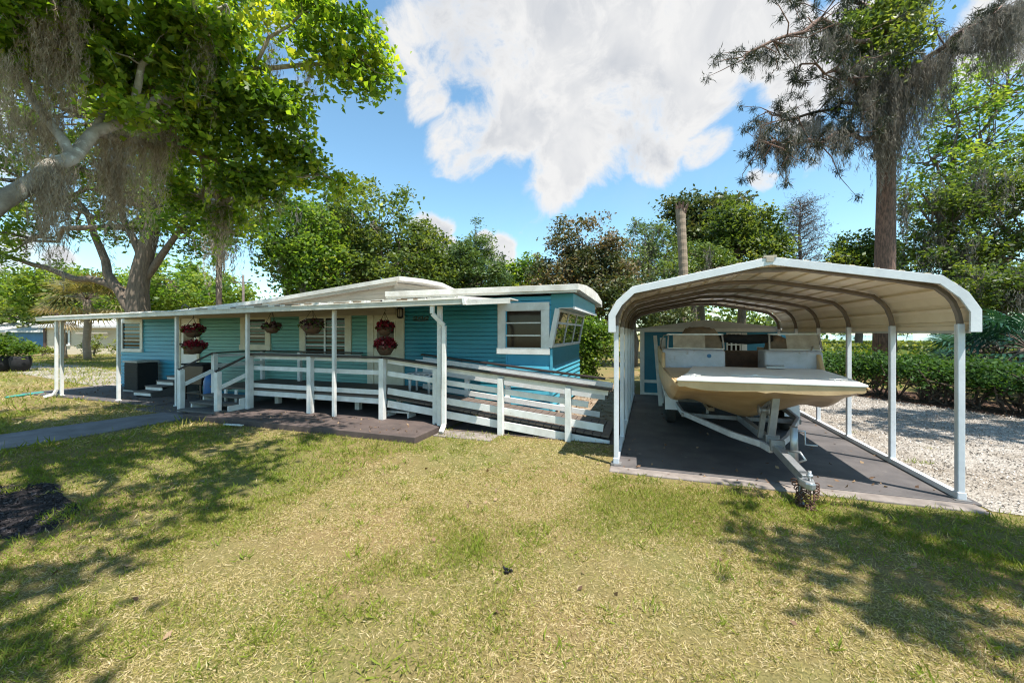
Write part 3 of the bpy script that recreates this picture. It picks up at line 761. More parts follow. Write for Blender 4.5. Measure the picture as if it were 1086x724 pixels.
# hanging plants
def basket(loc, w, h, label, pet, nflow, ntrail, hook, tint=(.3, .25), group='flower baskets hanging from the porch', mat='basket', bowl=True, lsz=.07):
    x, y, z = loc
    t = thing('hanging_basket', label, 'hanging basket', loc, group)
    rng = np.random.default_rng(int(abs(x * 100)) + int(z * 77))
    if bowl:
        b = MB(); b.lathe((x, y, z), [(0, -h), (w * .55, -h * .92), (w * .85, -h * .5), (w, 0), (w * .93, -.01), (0, -.05)], 18); b.build('bowl', M[mat], t)
    b = MB()
    for a in (0, 2.1, 4.2): b.tube([(x + w * math.cos(a), y + w * math.sin(a), z), (x, y, hook)], .006, 4)
    b.tube([(x, y, hook - .005), (x + .02, y, hook + .05), (x, y, hook + .08)], .008, 5)
    b.build('hanger', M['wire'], t)
    n = nflow
    c = np.array([x, y, z + .03]) + unit(rng.normal(size=(n, 3))) * (rng.random(n) ** .4)[:, None] * np.array([w * 1.25, w * 1.25, h * .75])
    c[:, 2] = np.maximum(c[:, 2], z - h * .75)
    q = leafquads(c, lsz * (.6 + .8 * rng.random(n)), rng, .3, -.1, .8)
    quads('flowers', q, tint[0] + tint[1] * rng.normal(size=n), M[pet], t)
    n = ntrail
    if n:
        c = np.array([x, y, z]) + unit(rng.normal(size=(n, 3))) * np.array([w * 1.2, w * 1.2, h * .6])
        q = leafquads(c, .08 * (.6 + .8 * rng.random(n)), rng)
        quads('leaves', q, .5 + .2 * rng.normal(size=n), M['leaf_mid'], t)
    return t
yb_ = 6.95
basket((XY(205, yb_), yb_, ZY(205, 350, yb_)), .21, .19, 'upper basket of deep red flowers hanging before the left door', 'petal', 420, 30, ZY(205, 337, yb_), (.3, .25))
basket((XY(206.5, yb_ - .06), yb_ - .06, ZY(206, 367, yb_)), .22, .20, 'lower basket of pinkish red flowers hanging before the left door', 'petal', 460, 30, ZY(205, 356, yb_), (.42, .3))
basket((XY(288.5, 6.9), 6.9, ZY(288, 347, 6.9)), .17, .14, 'small dark basket of dull purple plants beside the single cream window', 'petal_dull', 170, 60, ZY(288, 330, 6.9), (.5, .3))
basket((XY(331, 6.9), 6.9, ZY(331, 345, 6.9)), .22, .2, 'wide brown coir basket hanging before the double cream window', 'petal_dull', 190, 70, ZY(331, 328, 6.9), (.5, .35))
# two-tier red flower hanger at the right door
yd_ = 7.6
basket((XY(408, yd_), yd_, ZY(408, 347, yd_)), .17, .2, 'heart shaped upper basket of dark red flowers before the right door', 'petal', 300, 20, ZY(408, 331, yd_), (.22, .22))
basket((XY(408.5, yd_), yd_, ZY(408, 366, yd_)), .21, .24, 'larger lower basket of bright red and white flowers before the right door', 'petal', 460, 30, ZY(408, 353, yd_), (.45, .33))

# wall lantern + scroll plaque
x, z = XY(425.5, YW - .1), ZY(425.5, 332, YW - .1)
ln = thing('wall_lantern', 'small black wall lantern with pale glass beside the right door', 'lantern', (x, YW - .06, z))
b = MB(); b.lathe((x, YW - .15, z), [(0, -.14), (.05, -.13), (.085, -.09), (.06, -.085), (.06, -.084)], 12); b.lathe((x, YW - .15, z), [(.085, .09), (.095, .085), (.05, .14), (0, .16)], 12); b.bar((x, YW - .06, z + .12), (x, YW - .15, z + .12), .03, .03)
for a in range(6):
    b.tube([(x + .072 * math.cos(a * 1.047), YW - .15 + .072 * math.sin(a * 1.047), z - .09), (x + .078 * math.cos(a * 1.047), YW - .15 + .078 * math.sin(a * 1.047), z + .09)], .01, 4)
b.build('cage', M['black'], ln)
b = MB(); b.lathe((x, YW - .15, z), [(.05, -.08), (.058, 0), (.055, .085)], 12); b.build('glass', M['haze'], ln)
x0_, x1_ = XY(439, YW), XY(455, YW); zc = ZY(447, 337.5, YW)
sp = thing('scroll_plaque', 'faint bronze scrollwork ornament on the teal wall near the downspout', 'wall plaque', ((x0_ + x1_) / 2, YW - .03, zc))
b = MB()
for k_ in range(5):
    cx_ = x0_ + (x1_ - x0_) * (k_ + .5) / 5; pts = []
    for j in range(13):
        a = j * .55 + (k_ % 2) * 2; r_ = .055 * (1 - j / 16)
        pts.append((cx_ + r_ * math.cos(a), YW - .03, zc + r_ * math.sin(a)))
    b.tube(pts, .008, 4)
b.tube([(x0_, YW - .03, zc - .05), ((x0_ + x1_) / 2, YW - .03, zc - .062), (x1_, YW - .03, zc - .05)], .009, 4)
b.build('scrollwork', M['bronze'], sp)

# white ornate bench at the ramp head
bn = thing('patio_bench', 'white resin bench with scalloped apron standing at the head of the ramp', 'bench', (-4.85, 7.7, .52))
xa_, xb_ = XY(437, 7.7), XY(461, 7.7)
zf = zr((xa_ + xb_) / 2) + .02
b = MB(); b.box(xa_, xb_, 7.5, 7.86, zf + .40, zf + .44); b.build('seat', M['plastic'], bn, bevel=.01)
for x in (xa_ + .05, xb_ - .05):
    for yy in (7.54, 7.82):
        b = MB(); b.tube([(x, yy, zf + .4), (x, yy, zf)], [.035, .025], 8); b.build('leg', M['plastic'], bn)
b = MB()
for k_ in range(4):
    cx_ = xa_ + (xb_ - xa_) * (k_ + .5) / 4; rr_ = (xb_ - xa_) / 8
    b.lathe((cx_, 7.5, zf + .36), [(0, 0), (rr_, 0), (rr_, .02), (0, .02)], 14, axis='y')
b.box(xa_, xb_, 7.502, 7.518, zf + .35, zf + .398); b.build('apron', M['plastic'], bn)
b = MB(); b.box(xa_, xb_, 7.83, 7.86, zf + .62, zf + .72); b.box(xa_, xa_ + .04, 7.835, 7.858, zf + .44, zf + .62); b.box(xb_ - .04, xb_, 7.835, 7.858, zf + .44, zf + .62); b.build('backrest', M['plastic'], bn, bevel=.006)

# ================================================================== CARPORT
cp = thing('carport', 'open steel carport with white trim and tan ribbed roof over the boat', 'carport', (1.42, 5.7, 0))
XC = 1.40
half = [(1.90, 1.86), (1.90, 2.09), (1.80, 2.27), (1.60, 2.45), (0, 2.75)]      # half profile: offset from the centre, height
prof = [(XC - d, z) for d, z in half] + [(XC + d, z) for d, z in half[-2::-1]]
FR = [5.72 + 1.28 * k for k in range(6)]
YA, YB = 5.58, 12.28
def offset(pr, d):
    """inward (downward) copy of the roof profile"""
    out = []
    for i, (x, z) in enumerate(pr):
        a = Vector(pr[max(i - 1, 0)]); c = Vector(pr[min(i + 1, len(pr) - 1)])
        t = (c - a).normalized(); nrm = Vector((t.y, -t.x))
        out.append((x + nrm.x * d, z + nrm.y * d))
    return out
# ribbed sheet: walk the profile and add a small rib every 0.23 m
def ribbed(pr, step=.23):
    out = []
    for a, c in zip(pr, pr[1:]):
        a, c = Vector(a), Vector(c); Ls = (c - a).length; t = (c - a) / Ls; nrm = Vector((-t.y, t.x))
        out.append(tuple(a)); k_ = step * .6
        while k_ < Ls - .06:
            for dx, h in ((-.028, 0), (-.02, .034), (.02, .034), (.028, 0)):
                out.append(tuple(a + t * (k_ + dx) + nrm * h))
            k_ += step
    out.append(pr[-1]); return out
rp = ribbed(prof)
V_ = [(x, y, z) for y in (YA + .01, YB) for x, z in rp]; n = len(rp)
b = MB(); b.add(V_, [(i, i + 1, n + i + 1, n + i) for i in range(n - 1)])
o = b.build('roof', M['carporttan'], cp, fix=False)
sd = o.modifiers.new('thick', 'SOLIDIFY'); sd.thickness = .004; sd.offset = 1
# outer white trim
def band(mb, pr, y0, y1, t0, t1):
    A = offset(pr, t0); B = offset(pr, t1); m_ = len(pr)
    vs = [(x, y, z) for y in (y0, y1) for x, z in A] + [(x, y, z) for y in (y0, y1) for x, z in B]
    fs = []
    for i in range(m_ - 1):
        fs += [(i, i + 1, m_ + i + 1, m_ + i), (2 * m_ + i, 3 * m_ + i, 3 * m_ + i + 1, 2 * m_ + i + 1), (i, 2 * m_ + i, 2 * m_ + i + 1, i + 1), (m_ + i, m_ + i + 1, 3 * m_ + i + 1, 3 * m_ + i)]
    fs += [(0, m_, 3 * m_, 2 * m_), (m_ - 1, 3 * m_ - 1, 4 * m_ - 1, 2 * m_ - 1)]
    mb.add(vs, fs)
b = MB(); band(b, prof, YA - .02, YA + .005, -.022, .072); band(b, prof, YA + .005, YA + .10, -.028, -.022); b.build('front_trim', M['carportwhite'], cp, bevel=.004)
b = MB(); band(b, prof, YB, YB + .02, -.02, .07); b.build('back_trim', M['carportwhite'], cp)
b = MB(); b.box(XC - .075, XC + .06, YA - .03, YA + .03, 2.765, 2.79); b.box(XC - .05, XC + .03, YA - .035, YA - .021, 2.715, 2.765); b.build('ridge_cap', M['beige'], cp)
bowp = offset(prof, .05)[1:-1]
bowc = [(x, z) for x, z in bowp]
def smooth_path(pts, k=3):
    for _ in range(k - 1):
        q = [pts[0]]
        for a, c in zip(pts, pts[1:]):
            a, c = Vector(a), Vector(c); q += [tuple(a * .8 + c * .2), tuple(a * .2 + c * .8)]
        q.append(pts[-1]); pts = q
    return pts
XPL, XPR = XC - 1.83, XC + 1.83
for i, y in enumerate(FR):
    pts = [(XPL, 1.80), (XPL, 2.02)] + offset(prof, .055)[2:-2] + [(XPR, 2.02), (XPR, 1.80)]
    pts = [(x, y, z) for x, z in pts]
    b = MB(); b.tube([Vector(p) for p in smooth_path(pts, 2)], .033, 6, smooth=False); b.build('bow', M['bowmat'], cp)
    for x in (XPL, XPR):
        b = MB(); b.box(x - .032, x + .032, y - .032, y + .032, .03, 1.95); b.box(x - .04, x + .04, y - .04, y + .04, .03, .11); b.build('post', M['carportwhite'], cp, bevel=.008)
for x in (XPL, XPR):
    b = MB(); b.box(x - .034, x + .034, FR[0] + .04, FR[-1], .03, .095); b.build('base_rail', M['carportwhite'], cp, bevel=.006)
    b = MB(); b.box(x - .07, x + .07, FR[0] - .07, FR[0] + .07, .0, .035); b.build('foot', M['galvdark'], cp)
for s_ in (-1, 1):                                                        # side skirts
    x = XC + s_ * 1.895
    b = MB(); b.box(x - .006, x + .006, YA + .1, YB, 1.845, 1.875); b.build('drip_rail', M['guttermat'], cp)

# ================================================================== BOAT
XB = 1.42
boat = thing('boat', 'broad old tan and white deck boat with square bow under the carport', 'boat', (XB, 8.5, 0))
# stations: y, half-beam, gunwale z, chine in/out, heights of sponson bottom / tunnel / keel
ST_ = [(5.46, .97, 1.237, 1.175, 1.16, 1.14, 1.13),
       (5.70, 1.00, 1.237, 1.15, 1.09, 1.08, 1.06),
       (6.05, 1.05, 1.237, 1.12, 1.02, 1.025, .95),
       (6.45, 1.09, 1.237, 1.04, .89, .915, .74),
       (6.90, 1.13, 1.237, .99, .77, .80, .57),
       (7.60, 1.18, 1.25, .92, .70, .725, .52),
       (9.0, 1.20, 1.27, .86, .66, .70, .50),
       (11.4, 1.18, 1.27, .82, .64, .66, .49)]
def catmull(S, k=5):
    S = [np.array(q_, float) for q_ in S]; out = []
    for i in range(len(S) - 1):
        p0, p1, p2, p3 = S[max(i - 1, 0)], S[i], S[i + 1], S[min(i + 2, len(S) - 1)]
        for j in range(k):
            t = j / k; m1 = (p2 - p0) * .35; m2 = (p3 - p1) * .35
            out.append((2 * t**3 - 3 * t**2 + 1) * p1 + (t**3 - 2 * t**2 + t) * m1 + (-2 * t**3 + 3 * t**2) * p2 + (t**3 - t**2) * m2)
    out.append(S[-1]); return out
def xb(y): return XB - .10 * max(0, min(1, (7.4 - y) / 1.9))              # the bow swings a little to the left
rows = []
for y, w, zg_, zl, zs, zt, zk in catmull(ST_):
    c = xb(y)
    h = [(w, zg_), (w + .004, zg_ - .05), (w - .012, zl), (w * .96, (zl + zs) / 2), (w * .92, zs + .015), (w * .86, zs), (w * .79, zs + (zt - zs) * .45), (w * .72, zt), (w * .62, zt - .008), (w * .34, zt * .45 + zk * .55), (w * .09, zk + .015), (0, zk)]
    rows.append([(c - x, y, z) for x, z in h] + [(c + x, y, z) for x, z in h[-2::-1]])
n = len(rows[0]); b = MB()
b.add([p for r in rows for p in r], [(i * n + j, i * n + j + 1, (i + 1) * n + j + 1, (i + 1) * n + j) for i in range(len(rows) - 1) for j in range(n - 1)], True)
k0 = (len(rows) - 1) * n
b.add([p for p in rows[0]], [tuple(range(n))]); b.add([p for p in rows[-1]], [tuple(range(n))])
hull = b.build('hull', M['boattan'], boat)
es = hull.modifiers.new('crease', 'EDGE_SPLIT'); es.split_angle = R(17)
# bow deck
b = MB(); dk = [(xb(5.45) - .99, 5.43), (xb(5.45) + .99, 5.45), (xb(6.4) + 1.10, 6.4), (XB + 1.19, 7.61), (XB - .70, 7.61), (xb(6.4) - .82, 6.4)]
b.prism(dk, 1.24, 1.272, 'z'); b.build('bow_deck', M['boatwhite'], boat, bevel=.012)
b = MB(); b.prism([(xb(5.5) - .985, 5.5), (xb(6.4) - .80, 6.4), (XB - .68, 7.61), (XB - 1.17, 7.61), (xb(6.4) - 1.08, 6.4)], 1.20, 1.238, 'z'); b.build('side_deck', M['boattan'], boat, bevel=.01)
b = MB()
for side in (-1, 1): b.bar((xb(5.46) + side * 1.0, 5.47, 1.22), (xb(6.9) + side * 1.14, 6.9, 1.22), .03, .03); b.bar((xb(6.9) + side * 1.14, 6.9, 1.22), (XB + side * 1.21, 9, 1.25), .03, .03)
b.build('rub_rail', M['boattan'], boat, bevel=.008)
# coaming sides and interior
for side in (-1, 1):
    xo = XB + side * 1.2
    b = MB(); prof_ = [(7.45, 1.24), (11.4, 1.24), (11.4, 1.50), (8.1, 1.52), (7.62, 1.50)]
    b.prism(prof_, xo - (.06 if side > 0 else 0), xo + (0 if side > 0 else .06), 'x'); b.build('coaming', M['boattan'], boat, bevel=.015)
b = MB(); b.box(XB - 1.13, XB + 1.13, 7.63, 11.38, .9, 1.0); b.build('cockpit_floor', M['canvas'], boat)
b = MB(); b.box(XB - .85, XB + .9, 9.6, 10.1, 1.0, 1.46); b.build('bench_seat', M['brownseat'], boat, bevel=.05)
for xa_, xb_, sd_ in ((.24, 1.25, -1), (1.84, 2.66, 1)):
    b = MB(); b.prism([(7.62, 1.0), (8.15, 1.0), (8.15, 1.56), (7.74, 1.565), (7.66, 1.54)], xa_, xb_, 'x'); cs = b.build('console', M['boatblue'], boat, bevel=.035)
    if sd_ < 0:
        b = MB(); b.lathe((XY(752, 7.66), 7.655, 1.45), [(0, -.006), (.035, -.005), (.035, .01)], 14, axis='y'); b.build('emblem', M['farblue'], cs)
def shield(x0, x1, y, z0, z1, pane_x0):
    f = MB()
    f.bar((x0, y, z0), (x0 + .02, y + .10, z1), .025, .025, up=(0, 1, 0)); f.bar((x1, y, z0), (x1 - .02, y + .10, z1), .025, .025, up=(0, 1, 0))
    f.bar((x0, y + .10, z1), (x1, y + .10, z1), .025, .025); f.bar((x0, y, z0 + .01), (x1, y, z0 + .01), .02, .02)
    fo = f.build('windshield', M['alu'], boat)
    a, c = pane_x0
    p = MB(); p.add([(a, y + .004, z0 + .02), (c, y + .004, z0 + .02), (c, y + .096, z1 - .013), (a, y + .096, z1 - .013)], [(0, 1, 2, 3)]); p.build('pane', M['haze'], fo)
YWs = 7.78
shield(XY(708, YWs), XY(768, YWs), YWs, 1.56, 1.825, (XY(714, YWs), XY(748, YWs)))
shield(XY(816, YWs), XY(872, YWs), YWs, 1.56, 1.83, (XY(835, YWs), XY(870, YWs)))
b = MB(); b.tube([(XY(708, YWs), YWs + .1, 1.82), (.28, 8.2, 1.8), (.24, 8.7, 1.7), (.24, 9.3, 1.52)], .014, 6); b.build('grab_rail', M['alu'], boat)
def lump(name, x0, x1, y0, y1, z0, z1, mat, seed, amp=.04):
    rng = np.random.default_rng(seed)
    bm = bmesh.new(); bmesh.ops.create_grid(bm, x_segments=14, y_segments=10, size=.5)
    vs = []
    for v in bm.verts:
        u, w = v.co.x, v.co.y
        e = (1 - (2 * abs(u)) ** 4) * (1 - (2 * abs(w)) ** 4)
        zz = z0 + (z1 - z0) * max(0, e) ** .5 + amp * rng.normal() * (e > .2)
        vs.append(((x0 + x1) / 2 + u * (x1 - x0), (y0 + y1) / 2 + w * (y1 - y0), zz))
    fs = [[v.index for v in f.verts] for f in bm.faces]; bm.free()
    b = MB(); b.add(vs, fs, True); return b.build(name, M[mat], boat)
lump('canvas_cover', XY(717, 8.35), XY(768, 8.35), 8.1, 8.75, 1.2, 1.96, 'canvas', 5, .018)
lump('canvas_cover', XY(813, 8.3), XY(838, 8.3), 8.1, 8.7, 1.2, 1.80, 'canvas', 6, .015)
xa_, xb_ = XY(767, 8.25), XY(815, 8.25)
b = MB(); b.tube([(xa_ - .05, 8.25, 1.75), (xa_ + .15, 8.27, 1.745), ((xa_ + xb_) / 2, 8.24, 1.73), (xb_ - .1, 8.26, 1.745), (xb_ + .06, 8.25, 1.76)], [.07, .085, .092, .088, .07], 10); b.build('bimini_roll', M['blackcanvas'], boat)
for x in (xa_ - .03, xb_ + .04):
    b = MB(); b.tube([(x, 8.25, 1.72), (x, 8.3, 1.3)], .014, 6); b.build('bimini_strut', M['alu'], boat)
b = MB(); b.box(XY(812, 7.4), XY(832, 7.4), 7.35, 7.5, 1.287, 1.31); b.tube([(XY(812, 7.4), 7.42, 1.325), (XY(832, 7.4), 7.42, 1.325)], .012, 6); b.build('deck_cleat', M['galv'], boat)
for px in (735, 822):
    x = XY(px, 5.6); b = MB(); b.lathe((x, 5.52, 1.21), [(0, -.012), (.03, -.01), (.034, .012)], 10, axis='y'); b.build('bow_light', M['galv'], boat)
for dx in (-.78, .78):
    b = MB(); x = xb(5.65) + dx; b.tube([(x - .09, 5.66, 1.305), (x + .09, 5.66, 1.305)], [.008, .008], 6); b.box(x - .04, x - .025, 5.65, 5.67, 1.273, 1.30); b.box(x + .025, x + .04, 5.65, 5.67, 1.273, 1.30); b.build('deck_cleat', M['galv'], boat)
b = MB(); b.tube([(2.50, 7.7, 1.5), (2.55, 7.75, 1.62), (2.60, 8.3, 1.66), (2.62, 9.0, 1.52)], .014, 6); b.build('grab_rail', M['alu'], boat)
b = MB(); b.box(xb(6.2) - .3, xb(6.2) + .3, 6.05, 6.6, 1.2735, 1.279); b.box(xb(6.2) - .03, xb(6.2) + .03, 6.1, 6.13, 1.2795, 1.288); b.build('deck_hatch', M['boatwhite'], boat, bevel=.003)
xk, yk = XB, 6.62
b = MB(); b.tube([(xk - .02, 6.45, .78), (xk, 6.36, .81), (xk + .02, 6.45, .84)], .012, 6); b.build('bow_eye', M['galv'], boat)

# ================================================================== TRAILER
XT = 1.56
tr = thing('boat_trailer', 'galvanised boat trailer with winch post and chained coupler on the dark slab', 'boat trailer', (XT, 7, .028))
tong = [(XT + .03, 5.02, .285), (XT - .02, 6.2, .40), (XB, 7.4, .46)]
b = MB(); b.bar(tong[0], tong[1], .085, .10); b.bar(tong[1], tong[2], .085, .10); b.build('tongue', M['galv'], tr, bevel=.006)
for s_ in (-1, 1):
    pts = [(XT + s_ * .065, 5.92, .345), (XT - .03 + s_ * .10, 6.12, .36), (XT - .08 + s_ * .34, 6.45, .385), (XB + s_ * .86, 7.55, .45), (XB + s_ * .9, 8.2, .47), (XB + s_ * .9, 11.2, .49)]
    b = MB()
    for a, c in zip(pts, pts[1:]): b.bar(a, c, .05, .085)
    b.build('frame_rail', M['galvlight'], tr, bevel=.006)
for y, z in ((7.5, .43), (9.2, .42), (10.9, .44)):
    b = MB(); b.bar((XB - .88, y, z), (XB + .88, y, z), .07, .07); b.build('cross_member', M['galvdark'], tr, bevel=.005)
for s_ in (-1, 1):
    b = MB(); b.bar((XB + s_ * .45, 7.2, .60), (XB + s_ * .5, 11.2, .62), .1, .06); b.build('bunk', M['canvas'], tr, bevel=.01)
    for y in (7.6, 9.2, 10.8):
        b = MB(); b.bar((XB + s_ * .46, y, .45), (XB + s_ * .46, y, .58), .04, .04); b.build('bunk_bracket', M['galvdark'], tr)
for y in (8.75, 9.5):
    for s_ in (-1, 1):
        c = (XB + s_ * 1.0, y, .33)
        b = MB(); b.lathe(c, [(.19, -.085), (.27, -.09), (.30, -.06), (.305, 0), (.30, .06), (.27, .09), (.19, .085)], 24, axis='x'); w_ = b.build('wheel', M['rubber'], tr)
        b = MB(); b.lathe(c, [(0, -.05), (.08, -.055), (.17, -.04), (.19, -.075)], 20, axis='x') if s_ < 0 else b.lathe(c, [(0, .05), (.08, .055), (.17, .04), (.19, .075)], 20, axis='x'); b.build('rim', M['whiteclean'], w_)
for s_ in (-1, 1):
    xo = XB + s_ * 1.0
    top = [(8.30, .36), (8.36, .60), (8.5, .68), (9.75, .68), (9.9, .60), (9.95, .36)]
    b = MB(); vs = [(x, y, z) for x in (xo - .12, xo + .12) for y, z in top]; k_ = len(top)
    b.add(vs, [(i, i + 1, k_ + i + 1, k_ + i) for i in range(k_ - 1)]); b.add([(xo - .12 if s_ < 0 else xo + .12, y, z) for y, z in top] + [(xo - .12 if s_ < 0 else xo + .12, y, z - .1) for y, z in top[::-1]], [(i, i + 1, 2 * k_ - 2 - i, 2 * k_ - 1 - i) for i in range(k_ - 1)])
    b.build('fender', M['whiteclean'], tr)
# winch post
px_, py_ = XT - .02, 6.02
b = MB(); b.bar((px_, py_ + .12, .42), (px_ + .03, py_ - .02, 1.06), .085, .07, up=(0, 1, 0)); b.build('winch_post', M['galv'], tr, bevel=.006)
b = MB(); b.bar((px_ - .10, py_ + .22, .42), (px_ - .06, py_ + .18, .80), .06, .06, up=(0, 1, 0)); b.bar((px_ - .08, py_ + .25, .78), (px_ + .02, py_ + .02, .98), .05, .05); b.build('post_brace', M['galvdark'], tr, bevel=.004)
b = MB(); b.lathe((px_ - .09, py_ + .08, .82), [(0, -.06), (.07, -.06), (.07, -.05), (.035, -.045), (.035, .045), (.07, .05), (.07, .06), (0, .06)], 14, axis='x'); b.build('winch_drum', M['galvdark'], tr)
b = MB(); b.tube([(px_ - .09, py_ + .08, .84), (XB, 6.38, .81)], .008, 5); b.build('winch_strap', M['blackcanvas'], tr)
b = MB(); b.bar((px_ + .02, py_ - .01, 1.05), (px_ + .03, py_ - .02, 1.10), .10, .085, up=(0, 1, 0)); b.build('bow_stop', M['blackcanvas'], tr, bevel=.01)
# jack
jx_, jy_ = XT + .13, 5.72
b = MB(); b.tube([(jx_, jy_, .27), (jx_ - .01, jy_, .70)], .042, 12); b.bar((jx_ - .1, jy_, .36), (jx_, jy_, .36), .08, .08); jk = b.build('jack', M['galv'], tr)
b = MB(); b.tube([(jx_, jy_, .66), (jx_ + .1, jy_ - .02, .66), (jx_ + .1, jy_ - .03, .50), (jx_ + .22, jy_ - .05, .50)], .011, 6); b.build('crank', M['galv'], jk)
b = MB(); b.tube([(XT + .05, 5.62, .42), (XT + .12, 5.5, .45), (XT + .16, 5.45, .38), (XT + .1, 5.5, .33)], .014, 6); b.build('hoop', M['galv'], tr)
for yy in (5.9, 6.12):
    b = MB(); b.box(XT - .085, XT + .075, yy - .03, yy + .03, .31 + (yy - 5) * .09 - .05, .37 + (yy - 5) * .09 + .03); b.build('clamp', M['galvdark'], tr, bevel=.005)
# coupler
b = MB(); b.prism([(XT - .03, 5.16), (XT + .09, 5.16), (XT + .10, 5.02), (XT + .075, 4.9), (XT + .03, 4.86), (XT - .015, 4.9), (XT - .04, 5.02)], .215, .30, 'z'); co = b.build('coupler', M['galv'], tr, bevel=.022)
b = MB(); b.tube([(XT + .04, 4.96, .29), (XT + .04, 4.96, .40)], .018, 8); b.lathe((XT + .04, 4.96, .335), [(.0, 0), (.03, 0), (.03, .03), (0, .03)], 8); b.build('lock_pin', M['galv'], co)
def torus_link(mb, c, ax, r=.022, t=.006):
    ax = Vector(ax).normalized(); u = ax.orthogonal().normalized(); w = ax.cross(u)
    pts = [Vector(c) + (u * math.cos(a) * r * 1.5 + w * math.sin(a) * r) for a in [i * math.pi / 5 for i in range(11)]]
    mb.tube(pts, t, 5, cap=False)
rc = random.Random(5)
for k_, (dx, dy) in enumerate(((-.09, .05), (.055, -.03), (-.03, .0), (.02, -.06))):
    b = MB()
    for j in range(9):
        t = j / 8; torus_link(b, (XT + .02 + dx + .03 * math.sin(3 * t + k_), 5.0 + dy - .05 * t + .02 * rc.random(), .25 - .235 * t), (rc.uniform(-1, 1), rc.uniform(-1, 1), .25))
    for j in range(4): torus_link(b, (XT + .02 + dx + .05 * rc.uniform(-1, 1), 4.95 + dy + .06 * rc.uniform(-1, 1), .018), (rc.uniform(-.4, .4), rc.uniform(-.4, .4), 1))
    b.build('safety_chain', M['rust'], tr, fix=False)
b = MB(); b.bar((XT - .015, 5.06, .24), (XT - .02, 5.03, .07), .035, .05, up=(0, 1, 0)); b.tube([(XT - .03, 5.0, .05), (XT + .0, 4.97, .03)], .022, 8); b.build('hanging_bracket', M['galvdark'], tr, bevel=.008)

# ================================================================== SHED BEHIND
YS = 12.42
sh = thing('storage_shed', 'teal blue storage shed with white trim and low gable behind the boat', 'shed', (1.5, YS, 0))
SX0, SX1 = XY(680, YS), XY(836, YS)
pk = XY(748, YS)
zE, zP = 1.93, 2.22
b = MB(); b.prism([(SX0, .0), (SX1, .0), (SX1, zE), (SX0, zE)], YS, YS + 3.2, 'y'); b.build('wall', M['shedblue'], sh)
b = MB(); b.prism([(SX0 - .15, zE + .002), (SX1 + .15, zE + .002), (SX1 + .1, zE + .05), (pk, zP), (SX0 - .1, zE + .05)], YS - .1, YS + 3.3, 'y'); b.build('gable', M['farroof'], sh)
b = MB(); b.box(SX0 - .15, SX1 + .15, YS - .13, YS - .102, zE - .05, zE + .05); b.build('fascia', M['white'], sh, bevel=.004)
b = MB(); b.box(SX0 - .03, SX0 + .09, YS - .03, YS - .003, 0, zE - .001); b.build('corner_trim', M['white'], sh)
b = MB(); b.box(SX0 + .09, SX1, YS - .028, YS - .003, .38, .47); b.build('trim_board', M['white'], sh)
b = MB(); b.box(SX0 + .09, SX1, YS - .03, YS - .003, .0, .09); b.build('base_trim', M['white'], sh)
xa_, xb_ = XY(771, YS), XY(785, YS)
b = MB()
for k_ in range(4): b.box(xa_ + (xb_ - xa_) * k_ / 3 - .018, xa_ + (xb_ - xa_) * k_ / 3 + .018, YS - .035, YS - .004, 1.2, 1.84)
for k_ in range(3): b.box(xa_ - .016, xb_ + .016, YS - .033, YS - .006, 1.2 + .31 * k_, 1.232 + .31 * k_)
wf = b.build('window', M['white'], sh)
p = MB(); p.add([(xa_, YS - .008, 1.2), (xb_, YS - .008, 1.2), (xb_, YS - .008, 1.84), (xa_, YS - .008, 1.84)], [(0, 1, 2, 3)]); p.build('pane', M['pane'], wf)
b = MB(); b.box(XY(785, YS) + .03, XY(792, YS), YS - .04, YS - .004, .1, 1.85); b.build('door_trim', M['white'], sh)
bd = MB(); p0 = P(700.5, 421, 9.9); bd.bar((p0[0], p0[1], .03), (p0[0] - .12, p0[1] + .5, 1.78), .09, .03, up=(0, 1, 0))
tag(bd.build('plank', M['white']), 'narrow white plank leaning against the front of the teal shed', 'plank', 'white planks leaning at the shed')
bd = MB(); p0 = P(702.5, 419, 10.3); bd.bar((p0[0], p0[1], .03), (p0[0] + .02, p0[1] + .42, 1.72), .14, .03, up=(0, 1, 0))
tag(bd.build('plank', M['whiteclean']), 'wider upright white plank right beside the leaning thin one at the shed', 'plank', 'white planks leaning at the shed')

